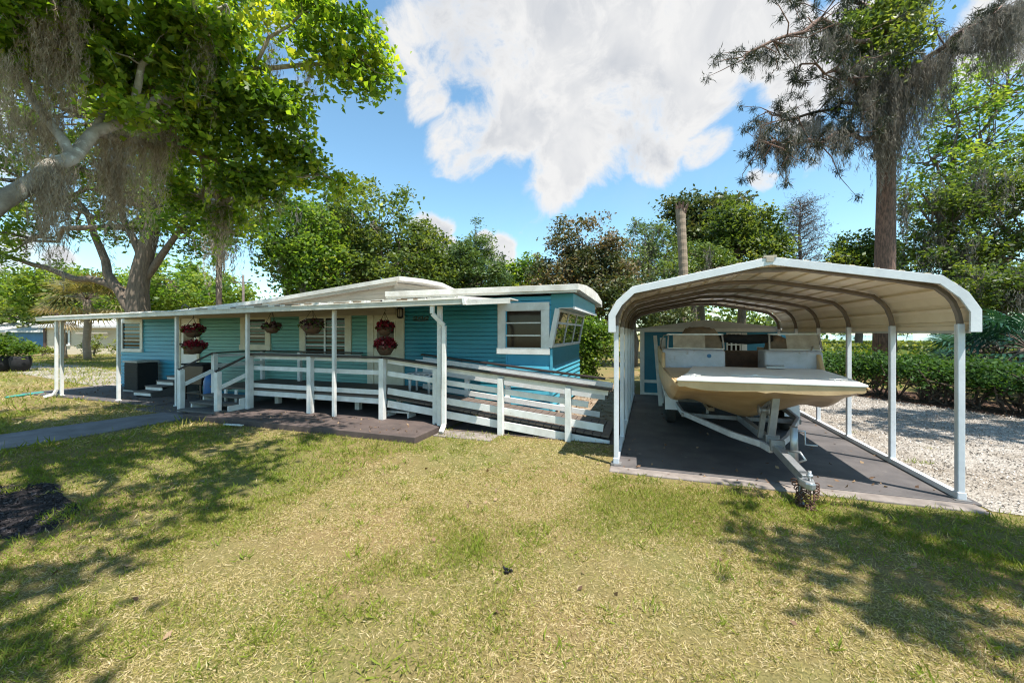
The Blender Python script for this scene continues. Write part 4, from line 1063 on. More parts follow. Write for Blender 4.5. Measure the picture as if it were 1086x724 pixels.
# ================================================================== FAR HOUSES, LEFT
def gable_house(name, label, pa, pb, Z, ytop, ypk, wallm, roofm, depth=6):
    xa_, ya_, _ = P(pa, 353, Z); xb_, yb2, _ = P(pb, 353, Z)
    d = (Vector((xb_, yb2, 0)) - Vector((xa_, ya_, 0))); Lh = d.length; d.normalize(); nn = Vector((-d.y, d.x, 0))
    h = H - (ytop - CY) / F * Z; pk_ = H - (ypk - CY) / F * Z
    t = thing(name, label, 'house', (xa_, ya_, 0), 'houses across the far lawn')
    A = Vector((xa_, ya_, 0))
    def q(s, e, z): v = A + d * s + nn * e; return (v.x, v.y, z)
    b = MB(); b.add([q(s, e, z) for z in (0, h) for e in (0, depth) for s in (0, Lh)], [(0, 2, 3, 1), (4, 5, 7, 6), (0, 1, 5, 4), (2, 6, 7, 3), (0, 4, 6, 2), (1, 3, 7, 5)]); b.build('wall', M[wallm], t)
    b = MB(); o_ = .5
    vs = [q(-o_, -o_, h - .05), q(Lh + o_, -o_, h - .05), q(Lh + o_, depth / 2, pk_), q(-o_, depth / 2, pk_), q(-o_, depth + o_, h - .05), q(Lh + o_, depth + o_, h - .05)]
    vs2 = [(v[0], v[1], v[2] + .18) for v in vs]
    b.add(vs + vs2, [(6, 7, 8, 9), (9, 8, 11, 10), (0, 3, 2, 1), (3, 4, 5, 2), (0, 1, 7, 6), (1, 2, 8, 7), (2, 5, 11, 8), (5, 4, 10, 11), (4, 3, 9, 10), (3, 0, 6, 9)]); b.build('roof', M[roofm], t)
    return t, q, h
t, q, h = gable_house('cottage', 'cream sided cottage with brown corner and white window across the far lawn', 47, 128, 34, 347, 341, 'farcream', 'farroof')
def rect(s0, s1, e, z0, z1):
    mb = MB(); mb.add([q(s, ee, z) for z in (z0, z1) for ee in (e, e + .06) for s in (s0, s1)], [(0, 2, 3, 1), (4, 5, 7, 6), (0, 1, 5, 4), (2, 6, 7, 3), (0, 4, 6, 2), (1, 3, 7, 5)]); return mb
sc_ = 34 / F * 1.28
w = rect(15.2 * sc_, 22 * sc_, -.09, .75, 2.05).build('window', M['white'], t); rect(16.8 * sc_, 20.4 * sc_, -.11, .9, 1.9).build('pane', M['pane'], w)
rect(0, 2.0 * sc_, -.09, 0, h - .06).build('corner_post', M['brown_corner'], t); rect(9 * sc_, 13 * sc_, -.09, .1, 1.9).build('door', M['reddoor'], t)
rect(30 * sc_, 56 * sc_, -.4, 1.78, 1.9).build('awning', M['beige'], t)
gable_house('blue_house', 'small blue house with pale low roof at the far left', 9, 46, 46, 352, 347, 'farblue', 'farroof')
gable_house('grey_roof_house', 'grey roofed house half hidden by bushes at the far left edge', -22, 9, 52, 350, 343, 'farcream', 'farroof')

# ================================================================== POLE, WIRE
x, y, _ = P(258, 353, 42)
pl = thing('utility_pole', 'weathered utility pole rising beyond the roof between the trees', 'utility pole', (x, y, 0))
b = MB(); b.tube([(x, y, 0), (x, y, 8.0)], [.16, .11], 10); b.build('pole', M['pole'], pl)
b = MB(); b.bar((x - .9, y - .4, 7.2), (x + .9, y + .4, 7.2), .1, .12); b.build('crossarm', M['pole'], pl)
b = MB()
for dx in (-.8, .8):
    b.tube([(x + dx - 30 * j / 8, y + dx * .4 + 2 * j, 7.3 - 1.6 * (j / 8) * (1 - j / 8) * 4) for j in range(9)], .02, 4)
b.build('wire', M['wire'], pl)

# ================================================================== TREES
def tree(name, label, cat, px, Z, masses, mat, seed, trunk_r=.2, trunk_top=None, nclump=120, per=50, csize=.9, lsize=.3, group=None, bark='bark', mossn=0, mossl=1.5, twigs=.25, trunk_pts=None, mosskw=None, **kw):
    """masses: crown masses measured on the photo as (px, py, half width, half height[, extra distance])"""
    rng = np.random.default_rng(seed)
    x, y, _ = P(px, 353, Z)
    t = thing(name, label, cat, (x, y, 0), group)
    ells = []
    for m_ in masses:
        ZZ = Z + (m_[4] if len(m_) > 4 else 0)
        q_ = P(m_[0], m_[1], ZZ); r_ = m_[2] / F * ZZ
        ells.append((*q_, r_, r_, m_[3] / F * ZZ))
    cr, C, idx = foliage('crown', ells, int(nclump * 1.35), per * .72, csize * .74, lsize, M[mat], t, rng, **{'tintv': .28, **kw})
    mb = MB()
    zt = trunk_top if trunk_top else min(e[2] for e in ells)
    pts = trunk_pts or wig((x, y, -.1), (x, y, zt), 5, .02, rng)
    mb.tube(pts, [trunk_r * (1.25 - .11 * i) for i in range(len(pts))], 10)
    limbs(mb, pts[-1], ells, C, idx, trunk_r * .7, rng, twigs)
    mb.build('trunk', M[bark], t, fix=False)
    if mossn:
        dist = np.hypot(C[:, 0], C[:, 1]); front = np.argsort(dist)[:max(mossn, int(len(C) * .55))]
        a = C[rng.choice(front, mossn)] * np.array([.985, .985, 1]); a[:, 2] -= .15
        moss(t, a, 11, mossl, .34, rng, .026, .22, .09, mat='moss_grey')
    return t
BG = 'trees behind the home and carport'
# bright broadleaf bank behind the roof, left of centre
tree('broadleaf_tree', 'tall bright green tree with rounded top directly behind the white raised roof', 'tree', 395, 24, [(395, 232, 46, 38), (362, 262, 44, 44), (425, 272, 40, 44), (395, 300, 60, 34), (350, 230, 26, 22)], 'leaf_mid', 101, .3, nclump=210, per=80, csize=1.0, lsize=.24, group=BG, tint0=.5)
tree('broadleaf_tree', 'lower spreading leafy green tree left of the tallest one behind the raised roof', 'tree', 305, 21, [(322, 252, 34, 36), (337, 288, 30, 28), (303, 285, 16, 16)], 'leaf_bright', 102, .25, nclump=170, per=75, csize=.9, lsize=.22, group=BG, tint0=.42, mossn=10)
tree('broadleaf_tree', 'slim bright tree filling the gap just left of the pointed cedar', 'tree', 452, 26, [(450, 262, 22, 30), (455, 292, 34, 28)], 'leaf_mid', 103, .2, nclump=90, per=75, csize=.9, lsize=.25, group=BG, tint0=.58)
# pointed cedar
tree('cedar_tree', 'pointed dark green cedar standing alone against a small white cloud', 'tree', 505, 27, [(505, 244, 11, 15), (504, 262, 20, 18), (506, 283, 30, 22), (505, 300, 34, 22)], 'leaf_cyp', 104, .22, nclump=150, per=80, csize=.75, lsize=.24, group=BG, tint0=.36, aspect=.3, droop=.1)
tree('broadleaf_tree', 'low light green tree between the pointed cedar and the magnolia', 'tree', 556, 30, [(558, 290, 20, 16), (540, 300, 24, 18), (575, 302, 20, 18)], 'leaf_bright', 105, .18, nclump=110, per=60, csize=.8, lsize=.26, group=BG, tint0=.5)
tree('broadleaf_tree', 'mid green leafy tree touching the left side of the pointed cedar above the roof', 'tree', 470, 29, [(462, 272, 26, 22), (482, 290, 26, 20), (436, 285, 26, 24)], 'leaf_mid', 131, .2, nclump=110, per=65, csize=.9, lsize=.25, group=BG, tint0=.42)
tree('broadleaf_tree', 'dark green tree filling in behind the left half of the raised roof', 'tree', 350, 30, [(340, 250, 34, 30), (370, 275, 40, 30), (318, 282, 30, 26)], 'leaf_dark', 132, .25, nclump=130, per=65, csize=1.0, lsize=.28, group=BG, tint0=.45)
# magnolia
tree('magnolia_tree', 'big round brownish green magnolia rising behind the right end of the home', 'tree', 622, 24, [(620, 256, 32, 24), (597, 282, 30, 28), (640, 286, 32, 30), (618, 305, 48, 36), (652, 318, 26, 30)], 'leaf_mag', 106, .3, nclump=240, per=85, csize=.85, lsize=.21, group=BG, tint0=.5, ltv=.25, up=.9)
# mossy cypress group
tree('cypress_tree', 'feathery pale green cypress hung with grey moss left of the bare palm trunk', 'tree', 690, 30, [(688, 252, 22, 18), (670, 272, 26, 18), (708, 268, 22, 22), (685, 295, 36, 22)], 'leaf_cyp', 107, .28, nclump=140, per=65, csize=.9, lsize=.26, group=BG, tint0=.68, aspect=.3, mossn=36, mossl=2.4)
tree('broadleaf_tree', 'tall dark leafy tree whose crown sits right behind the top of the bare palm trunk', 'tree', 745, 33, [(733, 216, 22, 14), (722, 230, 18, 10), (765, 232, 26, 22), (752, 255, 40, 28)], 'leaf_dark', 108, .3, nclump=180, per=65, csize=1.0, lsize=.32, group=BG, tint0=.45)
tree('broadleaf_tree', 'round green tree right of the palm trunk above the carport ridge', 'tree', 785, 29, [(775, 240, 26, 26), (800, 248, 24, 24), (788, 270, 40, 28), (815, 262, 16, 18)], 'leaf_mid', 109, .28, nclump=180, per=70, csize=.9, lsize=.27, group=BG, tint0=.38)
tree('cypress_tree', 'yellow green low cypress with moss just behind the bare palm trunk base', 'tree', 735, 27, [(738, 268, 16, 12), (722, 285, 24, 18), (752, 285, 24, 20)], 'leaf_cyp', 110, .2, nclump=90, per=60, csize=.8, lsize=.24, group=BG, tint0=.8, aspect=.35, mossn=24, mossl=1.8)
tree('understory_tree', 'dark low tree mass behind the left shoulder of the carport', 'tree', 672, 22, [(665, 318, 30, 22), (695, 325, 34, 24)], 'leaf_dark', 111, .18, nclump=90, per=70, csize=.8, lsize=.2, group=BG, tint0=.4)
# right side trees
tree('broadleaf_tree', 'light green leafy tree between the bare cypress and the tall pine trunk', 'tree', 912, 30, [(908, 262, 20, 14), (930, 275, 26, 18), (895, 278, 18, 14)], 'leaf_mid', 112, .22, nclump=100, per=65, csize=.9, lsize=.28, group=BG, tint0=.45)
tree('broadleaf_tree', 'airy bright green tree high behind the drooping moss on the right', 'tree', 1010, 27, [(1010, 110, 36, 40), (1045, 150, 50, 40), (985, 165, 34, 34), (1075, 80, 40, 40), (1030, 200, 50, 30)], 'leaf_bright', 113, .3, nclump=190, per=42, csize=1.0, lsize=.27, group=BG, tint0=.55, mossn=14, mossl=2, twigs=.6)
tree('mossy_oak', 'dense dark oak draped in grey moss beyond the hedge on the right', 'tree', 1035, 19, [(978, 205, 22, 18), (1000, 228, 32, 24), (1035, 205, 36, 24), (1075, 190, 40, 30), (1090, 240, 40, 34), (985, 262, 30, 20), (1020, 262, 34, 22), (1062, 268, 40, 26), (970, 300, 22, 22), (1005, 305, 26, 18)], 'leaf_mid', 114, .34, nclump=240, per=70, csize=.85, lsize=.19, group=BG, tint0=.36, mossn=70, mossl=1.9)
tree('mossy_oak', 'lower bright leafy tree under the dark mossy oak beside the carport corner', 'tree', 1062, 16, [(1050, 300, 34, 26), (1085, 310, 36, 30), (1025, 318, 20, 22)], 'leaf_mid', 115, .2, nclump=110, per=70, csize=.6, lsize=.15, group=BG, tint0=.42, mossn=18, mossl=1.3)
# shrub between house and carport
tree('shrub', 'bushy bright green shrub between the home and the carport', 'shrub', 628, 13.5, [(625, 350, 16, 16), (632, 365, 18, 20), (618, 382, 16, 20)], 'leaf_bright', 116, .08, nclump=110, per=60, csize=.38, lsize=.11, tint0=.45)
# left background trees
LG = 'trees beyond the far lawn'
tree('broadleaf_tree', 'pale green wide tree beyond the cottage at the far left', 'tree', 80, 48, [(70, 305, 36, 20), (100, 318, 30, 20), (40, 320, 26, 16)], 'leaf_bright', 120, .3, nclump=160, per=55, csize=1.6, lsize=.5, group=LG, tint0=.75)
tree('broadleaf_tree', 'dull green tree behind the blue house at the left edge', 'tree', 12, 55, [(8, 322, 34, 24), (-25, 310, 34, 30), (45, 335, 24, 14)], 'leaf_mid', 121, .3, nclump=130, per=55, csize=1.7, lsize=.5, group=LG, tint0=.55)
tree('broadleaf_tree', 'bright hazy tree seen right of the big forked trunk beyond the roof', 'tree', 200, 44, [(185, 300, 36, 24), (230, 312, 34, 20), (150, 315, 34, 22)], 'leaf_bright', 122, .3, nclump=170, per=55, csize=1.5, lsize=.45, group=LG, tint0=.6)
# far wood beyond the field and lake
rng = np.random.default_rng(77)
ells = []
for k_ in range(70):
    px = -260 + k_ * 24 + rng.normal() * 8
    ZZ = 75 + 30 * rng.random()
    if px > 880: ZZ = 300
    q_ = P(px, 353, ZZ); hh = (6 + 6 * rng.random()) if px < 880 else (5 + 4 * rng.random())
    ells.append((q_[0], q_[1], hh * .5, 5 + 4 * rng.random(), 5, hh * .55))
o, _, _ = foliage('distant_wood', ells, 700, 40, 3.2, 1.3, M['leaf_mid'], None, rng, tint0=.5)
tag(o, kind='stuff')

# bare wispy cypress
rng = np.random.default_rng(31)
x, y, _ = P(849, 353, 34); ztop = P(849, 214, 34)[2]
bt = thing('bare_cypress', 'thin nearly leafless grey cypress above the carport roof', 'tree', (x, y, 0), BG)
mb = MB(); mb.tube([(x, y, 0), (x + .05, y, ztop * .5), (x - .1, y, ztop * .8), (x, y, ztop)], [.28, .18, .09, .02], 8)
tips = []
for k_ in range(64):
    t_ = .42 + .57 * (k_ / 64); z0 = ztop * t_; a = k_ * 2.4; Lb = 3.1 * (1.04 - t_) ** .55 * (.7 + .5 * rng.random()) + .2
    e = (x + Lb * math.cos(a), y + Lb * math.sin(a), z0 + Lb * .38)
    pts = wig((x, y, z0), e, 4, .05, rng); mb.tube(pts, [.05, .04, .03, .018, .008], 5, cap=False)
    for j in range(16):
        s_ = .25 + .75 * rng.random(); p0_ = np.array(pts[0]) * (1 - s_) + np.array(e) * s_
        e2 = p0_ + rng.normal(size=3) * .33 + np.array([.2 * math.cos(a), .2 * math.sin(a), .12]); mb.tube([p0_, (p0_ + e2) / 2 + rng.normal(size=3) * .04, e2], [.016, .012, .006], 3, cap=False); tips.append(e2)
mb.build('trunk', M['pole'], bt, fix=False)
tips = np.array(tips); c = np.repeat(tips, 10, 0) + rng.normal(size=(len(tips) * 10, 3)) * .2
quads('twigs', leafquads(c, .2 * (.5 + rng.random(len(c))), rng, .3, .1, .16), .5 + .3 * rng.normal(size=len(c)), M['leaf_wisp'], bt)

# bare palm trunk
x, y, _ = P(723, 353, 24); zt = P(723, 222, 24)[2]
pm = thing('palm_snag', 'bare ringed palm trunk with a broken brown top behind the carport', 'palm', (x, y, 0))
pts = []; rs = []
for k_ in range(46):
    z = zt * k_ / 45; pts.append((x + .12 * math.sin(z * .4), y, z)); rs.append((.268 if k_ % 2 else .252) * (1 + .25 * max(0, (z / zt - .9) * 10) * .5))
mb = MB(); mb.tube(pts, rs, 14, smooth=False); mb.build('trunk', M['palmbark'], pm, fix=False)
mb = MB()
for k_ in range(16):
    a = k_ * .7; mb.bar((x + .2 * math.cos(a), y + .2 * math.sin(a), zt - .35), (x + .36 * math.cos(a), y + .36 * math.sin(a), zt + .25 + .15 * math.sin(k_ * 3)), .1, .04)
mb.build('broken_boots', M['pinebark'], pm)

# tall mossy pine on the right
rng = np.random.default_rng(41)
ZP_ = 14.2
x, y, _ = P(938, 353, ZP_)
pine = thing('pine_tree', 'tall reddish pine trunk draped with long grey moss beyond the hedge', 'tree', (x, y, 0))
def PP(px, py, dz=0): return P(px, py, ZP_ + dz)
mb = MB()
tp = [(x, y, -.1), PP(938, 300), PP(940, 200), PP(939, 120), PP(944, 40), PP(948, -60), PP(950, -140)]
mb.tube(tp, [.35, .30, .265, .24, .2, .16, .07], 14)
branches = [  # picture path of each limb, with distance offsets
    ([(940, 60, 0), (905, 45, -.6), (870, 20, -1.2), (835, 38, -1.6), (790, 58, -2)], .09),
    ([(943, 20, 0), (915, 5, .4), (880, -15, .8), (840, 5, 1.2)], .08),
    ([(938, 120, 0), (905, 110, .5), (870, 118, .9), (830, 128, 1.2), (815, 118, 1.4)], .07),
    ([(938, 150, 0), (900, 140, -.4), (865, 150, -.9), (828, 152, -1.2), (805, 148, -1.5)], .075),
    ([(940, 95, 0), (975, 70, -.5), (1010, 40, -1.1), (1050, 20, -1.6), (1085, 8, -2)], .10),
    ([(942, 110, 0), (985, 70, .7), (1020, 45, 1.1), (1060, 12, 1.5)], .08),
    ([(942, 30, 0), (965, 0, .6), (1000, -20, 1)], .08),
    ([(939, 130, 0), (918, 95, -.6), (885, 75, -1.0), (850, 68, -1.3)], .06),
    ([(940, 100, 0), (925, 60, .9), (930, 20, 1.5)], .06)]
bpts = []
for path, r_ in branches:
    pts = [PP(*q_) for q_ in path]
    fine = []
    for a, c in zip(pts, pts[1:]): fine += wig(a, c, 3, .06, rng)[:-1]
    fine.append(pts[-1]); nn_ = len(fine)
    mb.tube(fine, [r_ * (1 - .8 * i / nn_) + .01 for i in range(nn_)], 7, cap=False)
    for i in range(2, nn_):
        for _ in range(3):
            e = np.array(fine[i]) + rng.normal(size=3) * np.array([.7, .7, .45]) + np.array([0, 0, -.1]); mb.tube(wig(fine[i], e, 3, .12, rng), [.025, .018, .012, .006], 4, cap=False)
            bpts.append(e); bpts.append((np.array(fine[i]) + e) / 2)
mb.build('trunk', M['pinebark'], pine, fix=False)
bpts = np.array(bpts)
c = np.repeat(bpts, 72, 0); d = rng.normal(size=c.shape); d[:, 2] -= .75; d = unit(d)
sz = .21 * (.6 + .7 * rng.random(len(c)))
c = c + rng.normal(size=c.shape) * .06 + d * sz[:, None] * .5
quads('needles', leafquads(c, sz, rng, aspect=.10, d=d), .4 + .25 * rng.normal(size=len(c)), M['leaf_pine'], pine)
# epiphytic leafy growth on the upper trunk
ells = [(*PP(935, 45, -.3), .95, .95, 1.3), (*PP(920, 25, -.2), 1.0, 1.0, .8), (*PP(955, 15, .3), .9, .9, .8), (*PP(925, 80, -.4), .8, .8, .6)]
foliage('ivy', ells, 110, 60, .5, .16, M['leaf_mid'], pine, rng, tint0=.6)
an = []; ln_ = []
for px, py, sx, sy, n_, l0, l1 in ((912, 70, 7, 10, 14, 1.0, 2.4), (926, 85, 6, 14, 26, 1.8, 3.6), (944, 80, 7, 14, 26, 1.8, 3.6), (955, 95, 5, 10, 12, 1.2, 2.4), (937, 125, 8, 10, 18, 1.4, 2.6),
        (972, 70, 5, 6, 12, 2.0, 3.6), (984, 66, 4, 5, 10, 1.4, 2.8), (1000, 60, 4, 5, 9, 1.0, 2.2), (1020, 38, 8, 5, 8, .6, 1.3), (1048, 25, 5, 5, 12, 1.2, 2.2), (1062, 16, 5, 4, 14, 1.4, 2.4), (1078, 10, 5, 4, 14, 1.2, 2.4), (888, 80, 8, 6, 8, .5, 1.2)):
    for _ in range(n_): an.append(PP(px + sx * rng.normal(), py + sy * rng.normal(), -.55 + .35 * rng.normal() - .012 * max(0, px - 950))); ln_.append(l0 + (l1 - l0) * rng.random())
for k_ in range(60):
    t_ = rng.random(); an.append(PP(905 - 100 * t_, 125 + 25 * rng.random(), .8 * rng.normal())); ln_.append(.5 + 1.0 * rng.random())
for k_ in range(24):
    t_ = rng.random(); an.append(PP(900 - 100 * t_, 30 + 25 * t_, -1.4 + .4 * rng.normal())); ln_.append(.4 + .6 * rng.random())
for k_ in range(10): an.append(PP(832 + 6 * rng.normal(), 152 + 4 * rng.normal(), -1.2)); ln_.append(1.0 + .7 * rng.random())
moss(pine, an, 13, ln_, .3, rng, .013, .19, .05, mat='moss_grey')

# ---------------------------------------------------------------- big forked tree beyond the left end of the home
rng = np.random.default_rng(51)
ZF = 20
masses = [(60, 215, 40, 26), (20, 255, 34, 22), (110, 180, 44, 34), (165, 215, 36, 36), (205, 250, 30, 24), (130, 245, 26, 22), (60, 160, 50, 34), (225, 200, 40, 40), (10, 190, 36, 40), (180, 150, 50, 40), (260, 230, 26, 26), (90, 100, 90, 60)]
x, y, _ = P(148, 353, ZF)
def PF(px, py, dz=0): return P(px, py, ZF + dz)
ft = tree('sycamore_tree', 'big forked broadleaf tree with heavy trunk beyond the left end of the home', 'tree', 148, ZF, masses, 'leaf_bright', 52, .43, nclump=330, per=70, csize=.85, lsize=.22, bark='bark', tint0=.55, mossn=44, mossl=2.2, twigs=.3,
          trunk_pts=[(x, y, -.1), PF(147, 335), PF(146, 310), PF(150, 285), PF(158, 255), PF(165, 225)])
mb = MB()
for path, r0_ in (([(140, 330), (128, 310), (114, 290), (106, 262), (96, 235), (80, 210)], .26), ([(150, 300), (172, 270), (190, 245), (208, 215)], .2), ([(145, 318), (112, 300), (80, 296), (50, 284), (22, 276), (-10, 262)], .2), ([(152, 290), (140, 250), (128, 215), (118, 180)], .2)):
    pts = [PF(*q_) for q_ in path]; fine = []
    for a, c in zip(pts, pts[1:]): fine += wig(a, c, 2, .04, rng)[:-1]
    fine.append(pts[-1]); mb.tube(fine, [r0_ * (1 - .7 * i / len(fine)) for i in range(len(fine))], 9, cap=False)
mb.build('limb', M['bark'], ft, fix=False)

# slim mossy trunk seen through the leaves right of it
x, y, _ = P(233, 353, 17)
rng = np.random.default_rng(53)
st = thing('moss_snag', 'slim dark moss covered trunk rising above the roof right of the forked tree', 'tree', (x, y, 0))
mb = MB(); mb.tube([(x, y, 0), P(232, 300, 17), P(233, 250, 17), P(231, 200, 17)], [.13, .11, .1, .06], 8); mb.build('trunk', M['stem'], st, fix=False)
moss(st, [P(233 + 5 * rng.normal(), 195 + 60 * rng.random(), 17 + .2 * rng.normal()) for _ in range(34)], 14, 2.4, .3, rng, .026, .16, .07)

# cabbage palm by the cottage
def fan_palm(name, label, base, crown, nf, Lf, mat, seed, trunk=True, group=None, blades=15, tint0=.5):
    rng = np.random.default_rng(seed); x, y, z = crown
    t = thing(name, label, 'palm', (base[0], base[1], 0), group)
    if trunk:
        mb = MB(); mb.tube(wig(base, crown, 8, .01, rng), .2, 10); mb.build('trunk', M['palmbark'], t, fix=False)
    mb = MB(); V2 = []; T2 = []
    for k_ in range(nf):
        a = k_ * 2.399; el = rng.uniform(-.55, 1.2)
        d = np.array([math.cos(a) * math.cos(el), math.sin(a) * math.cos(el), math.sin(el)]); pet = Lf * (.55 + .2 * rng.random())
        hub = np.array(crown) + d * pet + np.array([0, 0, -.18 * pet]); mb.tube([crown, tuple((np.array(crown) + hub) / 2 + np.array([0, 0, .08])), tuple(hub)], .018, 4, cap=False)
        s = np.cross(d, [0, 0, 1.0]); s /= np.linalg.norm(s); n_ = np.cross(s, d); tt = tint0 + .25 * rng.normal() - .25 * (el < -.2) * -1
        for j in range(blades):
            f_ = (j / (blades - 1) - .5) * 3.6; bd_ = d * math.cos(f_) + s * math.sin(f_); ll = Lf * .62 * (.8 + .3 * math.cos(f_ * .6))
            m_ = hub + bd_ * ll * .5 + n_ * .06; e = hub + bd_ * ll + np.array([0, 0, -.3 * ll * (.6 + .6 * rng.random())]); w = np.cross(bd_, n_) * .026 * Lf
            V2.append([hub, m_ + w, e, m_ - w]); T2.append(tt + .06 * rng.normal())
    mb.build('frond_stalk', M['stem'], t, fix=False)
    quads('fronds', np.array(V2), np.array(T2), M[mat], t); return t
bx = P(93, 353, 27)
fan_palm('cabbage_palm', 'yellowing cabbage palm in front of the cream cottage', (bx[0], bx[1], 0), P(92, 318, 27), 40, 2.1, 'leaf_frond', 61, tint0=.55)
bx = P(68, 353, 29)
fan_palm('cabbage_palm', 'browner drooping cabbage palm left of the yellowing one by the cottage', (bx[0], bx[1], 0), P(64, 336, 29), 26, 1.4, 'leaf_frond', 62, tint0=.75)
# saw palmettos beyond the hedge on the right
for k_, (px, py, Z_, lab) in enumerate(((1062, 366, 11.6, 'dark blue green palmetto fronds fanning over the hedge at the right edge'), (1040, 368, 13.4, 'darker palmetto half hidden between the carport corner and its larger neighbour'), (1092, 360, 10.6, 'palmetto cut by the right edge of the view'))):
    q_ = P(px, py, Z_); fan_palm('saw_palmetto', lab, (q_[0], q_[1], 0), (q_[0], q_[1], max(.5, q_[2] - .25)), 20, 1.35, 'leaf_palmetto', 70 + k_, trunk=True, group='saw palmettos beyond the hedge', blades=18)

# hedge along the gravel
rng = np.random.default_rng(81)
hl = [(15.0, 8.6), (12.2, 9.5), (10.0, 10.6), (8.4, 12.0), (6.8, 14.2), (5.6, 16.4)]
def polyline_pts(pl, n, rng):
    pl = np.array(pl); seg = np.linalg.norm(np.diff(pl, axis=0), axis=1); cum = np.r_[0, np.cumsum(seg)]
    s = rng.random(n) * cum[-1]; i = np.clip(np.searchsorted(cum, s) - 1, 0, len(seg) - 1); f = (s - cum[i]) / seg[i]
    return pl[i] * (1 - f[:, None]) + pl[i + 1] * f[:, None], s
hd = thing('hedge', 'leafy green hedge with bare woody stems along the gravel yard', 'hedge', (10.0, 10.6, 0))
nC = 620
pc, s = polyline_pts(hl, nC, rng)
hgt = 1.17 + .07 * np.sin(s * 1.3) + .05 * np.sin(s * 3.1)
C = np.c_[pc + rng.normal(size=(nC, 2)) * .38, .55 + (hgt - .62) * rng.random(nC) ** .7]
k_ = 60; ci = np.repeat(np.arange(nC), k_)
pos = C[ci] + rng.normal(size=(nC * k_, 3)) * np.array([.17, .17, .12])
tint = (.45 + .14 * rng.normal(size=nC))[ci] + .18 * rng.normal(size=nC * k_)
quads('foliage', leafquads(pos, .085 * (.6 + .8 * rng.random(len(pos))), rng, .6, -.1, .6), tint, M['leaf_hedge'], hd)
mb = MB(); pc, s = polyline_pts(hl, 110, rng)
for q_ in pc:
    b0 = (q_[0] + .15 * rng.normal(), q_[1] + .15 * rng.normal(), 0)
    for _ in range(2):
        e = (b0[0] + .35 * rng.normal(), b0[1] + .35 * rng.normal(), .6 + .4 * rng.random()); mb.tube(wig(b0, e, 4, .1, rng), [.026, .024, .02, .016, .01], 5, cap=False)
mb.build('stem', M['stem'], hd, fix=False)
# pale yellow-green field growth beyond the hedge
pc = np.c_[RNG.uniform(6, 45, 5200), RNG.uniform(17, 50, 5200)]
keep = (pc[:, 1] > 26 - pc[:, 0] * .9) & (pc[:, 0] > (pc[:, 1] - 14) * .42)
pc = pc[keep]; ci = np.repeat(np.arange(len(pc)), 14)
pos = np.c_[pc[ci] + RNG.normal(size=(len(ci), 2)) * .3, .12 + 1.0 * RNG.random(len(ci)) ** .8]
o = quads('field_growth', leafquads(pos, .26 * (.6 + .8 * RNG.random(len(ci))), RNG, .4, 0, .5), .5 + .25 * RNG.normal(size=len(ci)), M['leaf_field']); tag(o, kind='stuff')

# bushes at the cottage and pots at the far left edge
tree('bush', 'low flowering bush against the cottage wall right of its window', 'bush', 100, 31, [(92, 368, 9, 8), (107, 363, 7, 9), (121, 366, 5, 7)], 'leaf_field', 91, .05, nclump=30, per=40, csize=.4, lsize=.14, tint0=.5, group='bushes by the cottage')
tree('bush', 'clipped pale hedge bush left of the cottage window', 'bush', 45, 32, [(38, 371, 7, 3), (50, 372, 7, 3)], 'leaf_field', 92, .05, nclump=30, per=40, csize=.35, lsize=.14, tint0=.4, group='bushes by the cottage')
tree('potted_bush', 'leafy bush above dark pots at the left edge of the lawn', 'bush', 10, 19, [(4, 366, 11, 10), (18, 367, 11, 9), (-10, 366, 12, 10)], 'leaf_bright', 93, .06, nclump=80, per=55, csize=.36, lsize=.13, tint0=.5)
for k_, (px, r_, lab) in enumerate(((6, .36, 'dark round pot under the leafy bush at the left edge'), (22, .34, 'tall dark pot at the right of the leafy bush'))):
    q_ = P(px, 388, 19); t = thing('plant_pot', lab, 'plant pot', (q_[0], q_[1], 0), 'dark pots on the far lawn')
    b = MB(); b.lathe((q_[0], q_[1], 0), [(0, 0), (r_ * .75, 0), (r_ * 1.05, .35), (r_ * 1.1, .62), (r_ * .95, .74), (r_ * .85, .72), (r_ * .8, .6), (0, .58)], 18); b.build('pot_body', M['blackcanvas'], t)

# ---------------------------------------------------------------- near tree on the left (trunk just outside the frame)
rng = np.random.default_rng(95)
NB = (-7.6, 1.7)
near = thing('sweetgum_tree', 'large near broadleaf tree with pale limb and grey moss overhanging the lawn', 'tree', (NB[0], NB[1], 0))
seen = [(150, 108, 6.2, .32), (188, 100, 6.7, .36), (225, 92, 7.0, .36), (15, 15, 5.6, .7), (75, 25, 6.0, .75), (140, 30, 6.4, .75), (205, 25, 6.8, .6), (245, 68, 7.3, .6), (285, 112, 7.6, .6), (245, 128, 7.7, .7), (308, 150, 8.0, .42), (302, 182, 8.4, .48), (345, 186, 8.4, .3), (262, 192, 8.4, .6), (212, 160, 8.4, .7), (190, 208, 8.6, .5), (238, 236, 8.8, .42), (150, 120, 8.0, .65), (102, 62, 6.6, .6), (40, 70, 6.2, .45), (175, 248, 8.8, .3), (276, 236, 8.8, .22), (366, 192, 8.5, .16), (200, 90, 7.4, .6),
        (290, 22, 7.2, .3), (325, 35, 7.4, .32), (352, 28, 7.5, .3), (380, 38, 7.7, .3), (402, 66, 7.8, .27), (416, 90, 7.8, .16), (366, 66, 7.7, .3), (386, 88, 7.8, .2), (335, 8, 7.4, .3), (372, 8, 7.6, .28), (345, 58, 7.6, .22), (318, 62, 7.5, .18), (400, 14, 7.8, .2)]
ells = [(*P(a, c, Z_), r_, r_, r_ * .8) for a, c, Z_, r_ in seen]
fo, C, idx = foliage('crown', ells, 360, 74, .35, .13, M['leaf_near'], near, rng, shell=.25, aspect=.6, droop=-.5, tint0=.48, tintv=.26, ltv=.2)
